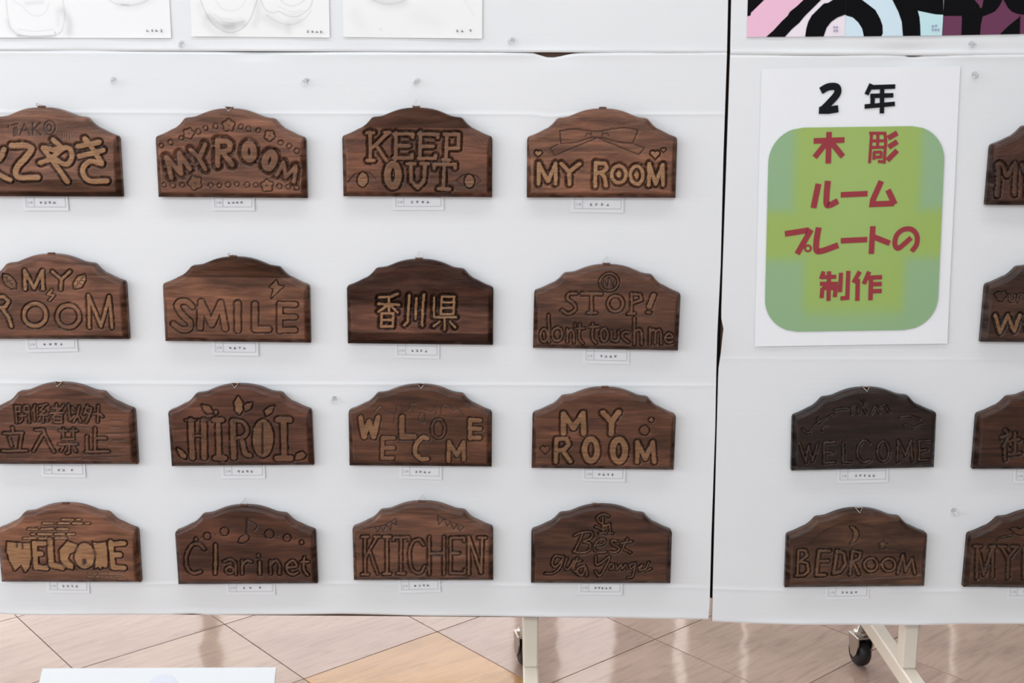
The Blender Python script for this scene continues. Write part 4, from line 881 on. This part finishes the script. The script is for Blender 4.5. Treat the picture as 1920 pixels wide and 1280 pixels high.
pc = [F(1432.5, 622), F(1755.5, 617), F(1772, 235.5), F(1441.5, 240)]
n1, n2 = 90, 110
S_, T_ = np.meshgrid(np.linspace(0, 1, n1), np.linspace(0, 1, n2)); W_, H_ = .27, .31; rr = .052
# squircle mapping: pull the grid edge in at the four rounded corners
def inset(t, W, R):
    d = np.minimum(t, 1-t)*W; return np.where(d < R, R-np.sqrt(np.clip(R*R-(R-d)**2, 0, None)), 0)/1.0
ins = inset(T_, H_, rr)/W_; Sx = ins+S_*(1-2*ins)
X_ = (1-T_)*((1-Sx)*pc[0][0]+Sx*pc[1][0])+T_*((1-Sx)*pc[3][0]+Sx*pc[2][0]); Z_ = (1-T_)*((1-Sx)*pc[0][1]+Sx*pc[1][1])+T_*((1-Sx)*pc[3][1]+Sx*pc[2][1])
def sg(x, a, w): return 1/(1+np.exp(-(x-a)/w))
mid_ = sg(T_, .36, .012)*(1-sg(T_, .60, .012)); col_ = sg(Sx, .15, .012)*(1-sg(Sx, .87, .012))*sg(T_, .5, .01)+sg(Sx, .22, .012)*(1-sg(Sx, .80, .012))*sg(T_, .09, .02)*(1-sg(T_, .5, .01))
ylw = np.clip(np.maximum(mid_, col_), 0, 1)
c_ed, c_y = np.array(lin((144, 178, 136))), np.array(lin((155, 181, 94))); core = np.exp(-((Sx-.5)/.25)**2)*np.exp(-((T_-.55)/.45)**2)
c_c = np.array(lin((158, 186, 110)))
K = c_ed*(1-ylw[..., None])+c_y*ylw[..., None]; K = K*(1-.6*core[..., None])+c_c*.6*core[..., None]
grid_mesh('green_panel', np.stack([X_, -.0024+0*X_, Z_], -1), n1, n2, {'tint': K}, M_VC, post)
def glyphs(parent, F, crop, items, m, y, nm='character'):
    ox, oy, s = crop
    for k, (strokes, w) in enumerate(items):
        mb = MB(); uw = w*1.80/FPX/s
        for q, st in enumerate(strokes):
            st = [(float(p[0]), float(p[1])) for p in st]
            mb.ribbon([F(ox+p[0]/s, oy+p[1]/s) for p in st], uw, y-.00002*q)
        mb.build(nm, m, parent)
P7, P8 = (1400, 100, 4.266), (1400, 370, 4.266)
glyphs(post, F, P7, [([spline([(590, 300), (650, 268), (715, 270), (722, 320), (660, 395), (600, 455)]), [(575, 455), (650, 455), (730, 442)]], 28),
    ([[(995, 245), (955, 330)], [(985, 272), (1185, 265)], [(985, 340), (1170, 335)], [(1005, 330), (1003, 410)], [(940, 425), (1182, 403)], [(1080, 265), (1078, 480)]], 17.5)], M_BLK, -.0022)
glyphs(post, F, P7, [([[(532, 700), (778, 692)], [(655, 628), (648, 880)], [(640, 705), (540, 830)], [(668, 705), (765, 825)]], 22),
    ([[(995, 632), (978, 878)], [(975, 638), (1100, 638), (1108, 700), (1095, 868), (1045, 862)], [(990, 700), (1095, 698)], [(990, 752), (1095, 750)], [(1045, 640), (1042, 745)], [(1010, 790), (1075, 788)], [(1010, 830), (1075, 828)], [(1015, 785), (1012, 850)], [(1072, 785), (1068, 840)],
      ], 12), ([[(1200, 635), (1125, 678)], [(1200, 705), (1130, 750)], [(1198, 775), (1120, 855)]], 21),
    ([[(570, 1042), (530, 1235)], spline([(645, 1018), (635, 1130), (636, 1205), (665, 1210), (725, 1178)])], 24), ([[(748, 1130), (962, 1120)]], 22),
    ([[(1072, 1020), (1005, 1170), (1000, 1205), (1175, 1198)], [(1125, 1090), (1180, 1205)]], 23)], M_RED, -.0030)
glyphs(post, F, P8, [([[(302, 290), (480, 262), (500, 275), (400, 450)]], 23), ([ring(486, 405, 24, 24, n=14)], 8), ([spline([(572, 238), (555, 340), (555, 420), (600, 425), (728, 380)])], 24), ([[(748, 345), (960, 335)]], 22), ([[(1005, 228), (992, 450)], [(1015, 315), (1140, 365)]], 22),
    ([spline([(1310, 320), (1255, 370), (1205, 405), (1180, 370), (1195, 300), (1250, 255), (1315, 255), (1355, 300), (1355, 370), (1315, 430)])], 20),
    ([[(612, 590), (590, 650)], [(590, 635), (712, 632)], [(582, 688), (725, 688)], [(655, 588), (650, 825)], [(602, 720), (595, 802)], [(600, 722), (708, 722), (700, 795)], [(750, 600), (742, 755)], [(808, 585), (800, 800), (745, 805)]], 17),
    ([[(900, 590), (850, 680)], [(885, 650), (880, 825)], [(975, 590), (932, 690)], [(965, 640), (1078, 635)], [(990, 640), (985, 820)], [(990, 692), (1075, 690)], [(990, 748), (1075, 745)]], 18)], M_RED, -.0030)

# ------------------------------------------------------------------ pencil drawings
def drawing(label, x0, x1, ybl, ybr, shades, marks, warm=0.0, xtl=None, texts=()):
    Y = -TH-.0009; A, ang, F = px_frame((x0, ybl), (x1, ybr), Y); w = F(x1, ybr)[0]; h = .297
    e = tag(empty('pencil_drawing', (A[0], Y, A[2])), label, 'drawing', 'pencil drawings of shoes'); e.rotation_euler = (0, -ang, 0)
    zz = np.concatenate([np.linspace(0, .085, 100), np.linspace(.085, h, 16)[1:]]); xx = np.linspace(0, w, 210)
    X, Z = np.meshgrid(xx, zz)
    T = np.zeros(X.shape)
    for pts, wd, dk in marks:
        q = [F(*p) for p in spline(pts, 5)]; d = seg_dist(X, Z, q); T = np.maximum(T, dk*np.exp(-(d/(wd*1.81/FPX))**2))
    for pts, wd, dk in shades:
        q = [F(*p) for p in spline(pts, 4)]; d = seg_dist(X, Z, q); T = 1-(1-T)*(1-dk*np.exp(-(d/(wd*1.81/FPX))**2))
    T = np.clip(T*1.25, 0, .8)[..., None]
    base = np.array([.87, .87-.005*warm, .87-.02*warm, 1.0]); lead = np.array([.22, .22, .23, 1])
    K = base*(1-T)+lead*T
    Yc = -.0007-.0010*np.exp(-Z/.012)*(.5+.5*np.sin(X*28+x0))
    grid_mesh('paper', np.stack([X, Yc, Z], -1), 210, len(zz), {'tint': K}, M_VC, e)
    mb = MB(); r = 2.7*1.81/FPX
    for (tx, ty) in texts:
        cx, cz = F(tx, ty)
        for q in range(4):
            o = (rk.uniform(-1, 1)*r*.5, rk.uniform(-1, 1)*r*.8)
            if q % 2: mb.ribbon([(cx-r*.8, cz+o[1]), (cx+r*.8, cz+o[1])], .0003, -.0038)
            else: mb.ribbon([(cx+o[0], cz-r*.8), (cx+o[0], cz+r*.8)], .0003, -.0038)
    mb.build('printed_name', M_INK, e)
drawing('pencil drawing of shoes, first from the left, with a toe touching its lower edge', -50, 321.5, 70.5, 71.5, [([(14, 40), (20, 55), (38, 66)], 5, .10), ([(118, 20), (130, 40), (130, 60)], 7, .20), ([(50, 6), (80, 4)], 4, .12), ([(34, 67), (60, 69), (100, 68)], 2.2, .30), ([(225, 8), (255, 10), (285, -4)], 8, .10), ([(108, 20), (110, 45)], 5, .08)],
        [([(12, 0), (15, 30), (20, 52), (34, 66)], 1.2, .22), ([(20, -2), (42, 12), (56, 26), (72, 30), (86, 22), (92, 6)], 1, .14), ([(118, 0), (122, 30), (116, 58), (106, 66)], 1.2, .2), ([(36, 55), (66, 59), (100, 55)], 1.2, .14), ([(34, 66), (66, 69), (104, 66), (118, 56)], 1.1, .25), ([(104, 60), (104, 68)], 1, .4), ([(198, -4), (220, 8), (246, 10), (270, 4), (285, -6)], 1.2, .22), ([(228, 9), (242, 10)], 1.6, .4)],
        texts=[(278, 57.5), (287, 57.5), (295, 57.8), (304, 58)])
drawing('pencil drawing of two rounded shoe toes, second from the left', 360, 618.5, 68.5, 70.5, [([(390, 32), (410, 45), (430, 49), (455, 44)], 7, .26), ([(425, 50), (435, 50)], 9, .22), ([(385, 45), (405, 62), (440, 66)], 8, .10), ([(500, 34), (530, 48), (560, 40)], 10, .13), ([(484, 5), (483, 30), (478, 45)], 7, .12), ([(540, 48), (542, 60)], 6, .10), ([(374, 10), (378, 30)], 6, .06)],
        [([(376, 0), (386, 24), (403, 48), (428, 61), (450, 56), (468, 38), (480, 8), (483, -4)], 1.1, .28), ([(404, 0), (416, 16), (436, 20), (452, 14), (462, -2)], 1, .13), ([(402, 26), (420, 40), (440, 44), (460, 40)], 1, .15), ([(404, 28), (414, 34), (436, 36)], .9, .16), ([(488, -2), (498, 18), (512, 24), (524, 22), (540, 30), (560, 30), (580, 16), (587, -2)], 1.1, .25), ([(526, 0), (540, 10), (556, 10), (572, 0)], 1, .2), ([(500, 28), (522, 42), (548, 46), (570, 36), (584, 20)], 1, .2), ([(522, 12), (545, 22), (566, 18)], .9, .13), ([(520, 20), (545, 27), (572, 20)], .9, .13)],
        warm=.8, texts=[(578, 59.5), (587, 59.5), (595, 59.7), (603, 60)])
drawing('pencil drawing of a shoe, third from the left, mostly blank at its foot', 644, 904, 69.5, 72.5, [([(700, -4), (725, 6), (755, 4)], 10, .16), ([(665, 28), (680, 50)], 12, .05), ([(780, 30), (820, 45)], 18, .05)], [([(690, -4), (715, 6), (740, 7), (765, -2)], 1.5, .16), ([(712, 54), (716, 56)], 1.5, .15), ([(870, 0), (890, 30)], 1.5, .06)], warm=.6, texts=[(858, 58), (867, 58), (882, 58)])

# ------------------------------------------------------------------ painted pictures, upper right
def painted(label, c, x0, x1, ybl, ybr, base, shapes, h=.257, texts=()):
    Y = -TH-.0010; A, ang, F = px_frame((x0, ybl), (x1, ybr), Y); w = F(x1, ybr)[0]
    e = tag(empty('painted_picture', (A[0], Y, A[2])), label, 'picture', 'painted pictures at the upper right'); e.rotation_euler = (0, -ang, 0)
    MB().box((0, -.0008, 0), (w, 0, h)).build('paper', mat('painted_paper', lin(base), .6, .3), e)
    for k, (nm, col, pts, crop) in enumerate(shapes):
        q = [F(crop[0]+p[0]/crop[2], crop[1]+p[1]/crop[2]) for p in pts]
        q = [(min(max(p[0], 0), w), min(max(p[1], 0), h)) for p in q]
        MB().poly(q[::-1], -.0010-.0002*k).build(nm, mat('paint', lin(col), .7, .12), e)
    mb = MB(); r = 2.2*1.81/FPX
    for tx, ty in texts:
        cx, cz = F(tx, ty); mb.ribbon([(cx-r, cz), (cx+r, cz)], .0004, -.0024); mb.ribbon([(cx, cz-r), (cx, cz+r)], .0004, -.0024)
        mb.ribbon([(cx-r, cz+r*.8), (cx+r, cz+r*.8)], .0003, -.0024)
    if texts: mb.build('printed_name', mat('pale_print', lin((176, 170, 200)), .6, .3), e)
Q4, Q5 = (1380, 0, 6.857), (1640, 0, 6.857); UP = -420
painted('pink painted picture with a slanting black band, leftmost of the painted pictures', 0, 1399.8, 1583.3, 70, 68, (240, 230, 238), [
    ('pink_area', (240, 192, 214), [(135, 478), (385, 470), (500, 390), (620, 260), (690, 150), (780, 80), (865, 0), (1200, UP), (100, UP)], Q4),
    ('black_corner', (6, 6, 9), [(120, 212), (185, 200), (190, 165), (360, 0), (640, UP), (80, UP)], Q4),
    ('black_band', (6, 6, 9), [(385, 475), (480, 390), (585, 275), (660, 205), (690, 152), (780, 80), (865, 0), (1150, UP), (1420, UP), (1090, 0), (980, 110), (880, 208), (810, 295), (720, 370), (625, 480)], Q4),
    ('black_arch', (6, 6, 9), [(885, 480), (900, 370), (925, 280), (970, 200), (1050, 120), (1110, 60), (1130, 45), (1180, 38), (1240, 0), (1420, -60), (1420, 190), (1395, 190), (1300, 225), (1220, 280), (1160, 360), (1122, 480)], Q4)],
    texts=[(1563.5, 52), (1568.5, 52), (1563.5, 58.5), (1568.5, 58.5)])
painted('light blue painted picture with black arches, middle of the painted pictures', 0, 1583.6, 1765.6, 68.6, 66.6, (212, 232, 242), [
    ('black_arch', (6, 6, 9), [(1395, -60), (1540, -40), (1620, 0), (1700, 60), (1790, 130), (1850, 240), (1882, 330), (1885, 430), (1868, 480), (1640, 480), (1620, 370), (1570, 290), (1500, 225), (1380, 198)], Q4),
    ('pale_aqua_area', (198, 232, 236), [(540, 130), (900, 170), (900, 480), (580, 480)], Q5),
    ('black_area', (6, 6, 9), [(225, 0), (-150, UP), (920, UP), (880, 0), (880, 190), (780, 186), (680, 166), (550, 138), (572, 220), (582, 330), (585, 480), (358, 480), (345, 280), (300, 150)], Q5)],
    texts=[(1748, 50), (1754, 49), (1748, 56.5), (1753.5, 56.5), (1758.5, 56.5)])
painted('purple painted picture with black shapes at the right picture edge', 0, 1766.2, 1950, 66.6, 63, (106, 54, 84), [
    ('black_area', (7, 6, 9), [(860, 205), (860, UP), (1100, UP), (1280, 0), (1335, 60), (1355, 108), (1378, 95), (1395, 0), (1500, -160), (1640, 0), (1600, 80), (1540, 150), (1460, 185), (1385, 212), (1362, 320), (1350, 480), (1108, 480), (1118, 300), (1118, 205)], Q5),
    ('black_area', (7, 6, 9), [(1655, 0), (1560, UP), (2200, UP), (2200, 200), (1920, 190), (1830, 178), (1760, 150), (1710, 100)], Q5),
    ('black_wedge', (7, 6, 9), [(1868, 190), (1858, 480), (1600, 480), (1720, 330), (1850, 225)], Q5)])

# ------------------------------------------------------------------ slanted caption panel in front, lower left
cp = tag(empty('caption_stand', (-.52, -.45, 0)), 'white sloping caption panel on a low stand in front of the left sheet', 'stand')
zt0, yt0 = .325, -.42
def onplane(x, y):     # plane through the panel's upper edge, sloping 42 degrees towards the viewer
    d = ray(x, y); n = np.array([0, -math.sin(math.radians(42)), math.cos(math.radians(42))]); q = np.array([0, yt0, zt0])
    t = np.dot(q-CAM, n)/np.dot(d, n); return CAM+d*t
tl, tr = onplane(80, 1252.5), onplane(518, 1250.5); bx = np.array([0, -math.cos(math.radians(42)), -math.sin(math.radians(42))])
W = tr[0]-tl[0]; hh = .21
th = np.array([0, -math.sin(math.radians(42)), math.cos(math.radians(42))])*.004
pp = [tl, tr, tr+bx*hh, tl+bx*hh]; pp2 = [p-th for p in pp]; off = np.array([-.52, -.45, 0])
MB().add([p-off for p in pp+pp2], [(0, 3, 2, 1), (4, 5, 6, 7), (0, 1, 5, 4), (1, 2, 6, 5), (2, 3, 7, 6), (3, 0, 4, 7)]).build('sloping_panel', mat('white_acrylic', (.78, .79, .80, 1), .5, .3), cp)
g0 = onplane(303, 1292); r_ = .0195; cir = []
ex = np.array([1, 0, 0.]); 
MB().add([g0+th*.15+ex*r_*math.cos(a)+bx*r_*math.sin(a)-off for a in [2*math.pi*k/32 for k in range(32)]], [tuple(range(32))[::-1]]).build('grey_disc', mat('grey_disc_print', lin((220, 223, 232)), .5, .3), cp)
mid = (tl+tr)/2+bx*hh*.5
MB().box((mid[0]-off[0]-.012, mid[1]-off[1]-.012, .012), (mid[0]-off[0]+.012, mid[1]-off[1]+.012, mid[2]-.014), .001).build('post', M_CREAM, cp)
MB().box((mid[0]-off[0]-.11, mid[1]-off[1]-.09, 0.0005), (mid[0]-off[0]+.11, mid[1]-off[1]+.09, .012), .002).build('base', M_CREAM, cp)
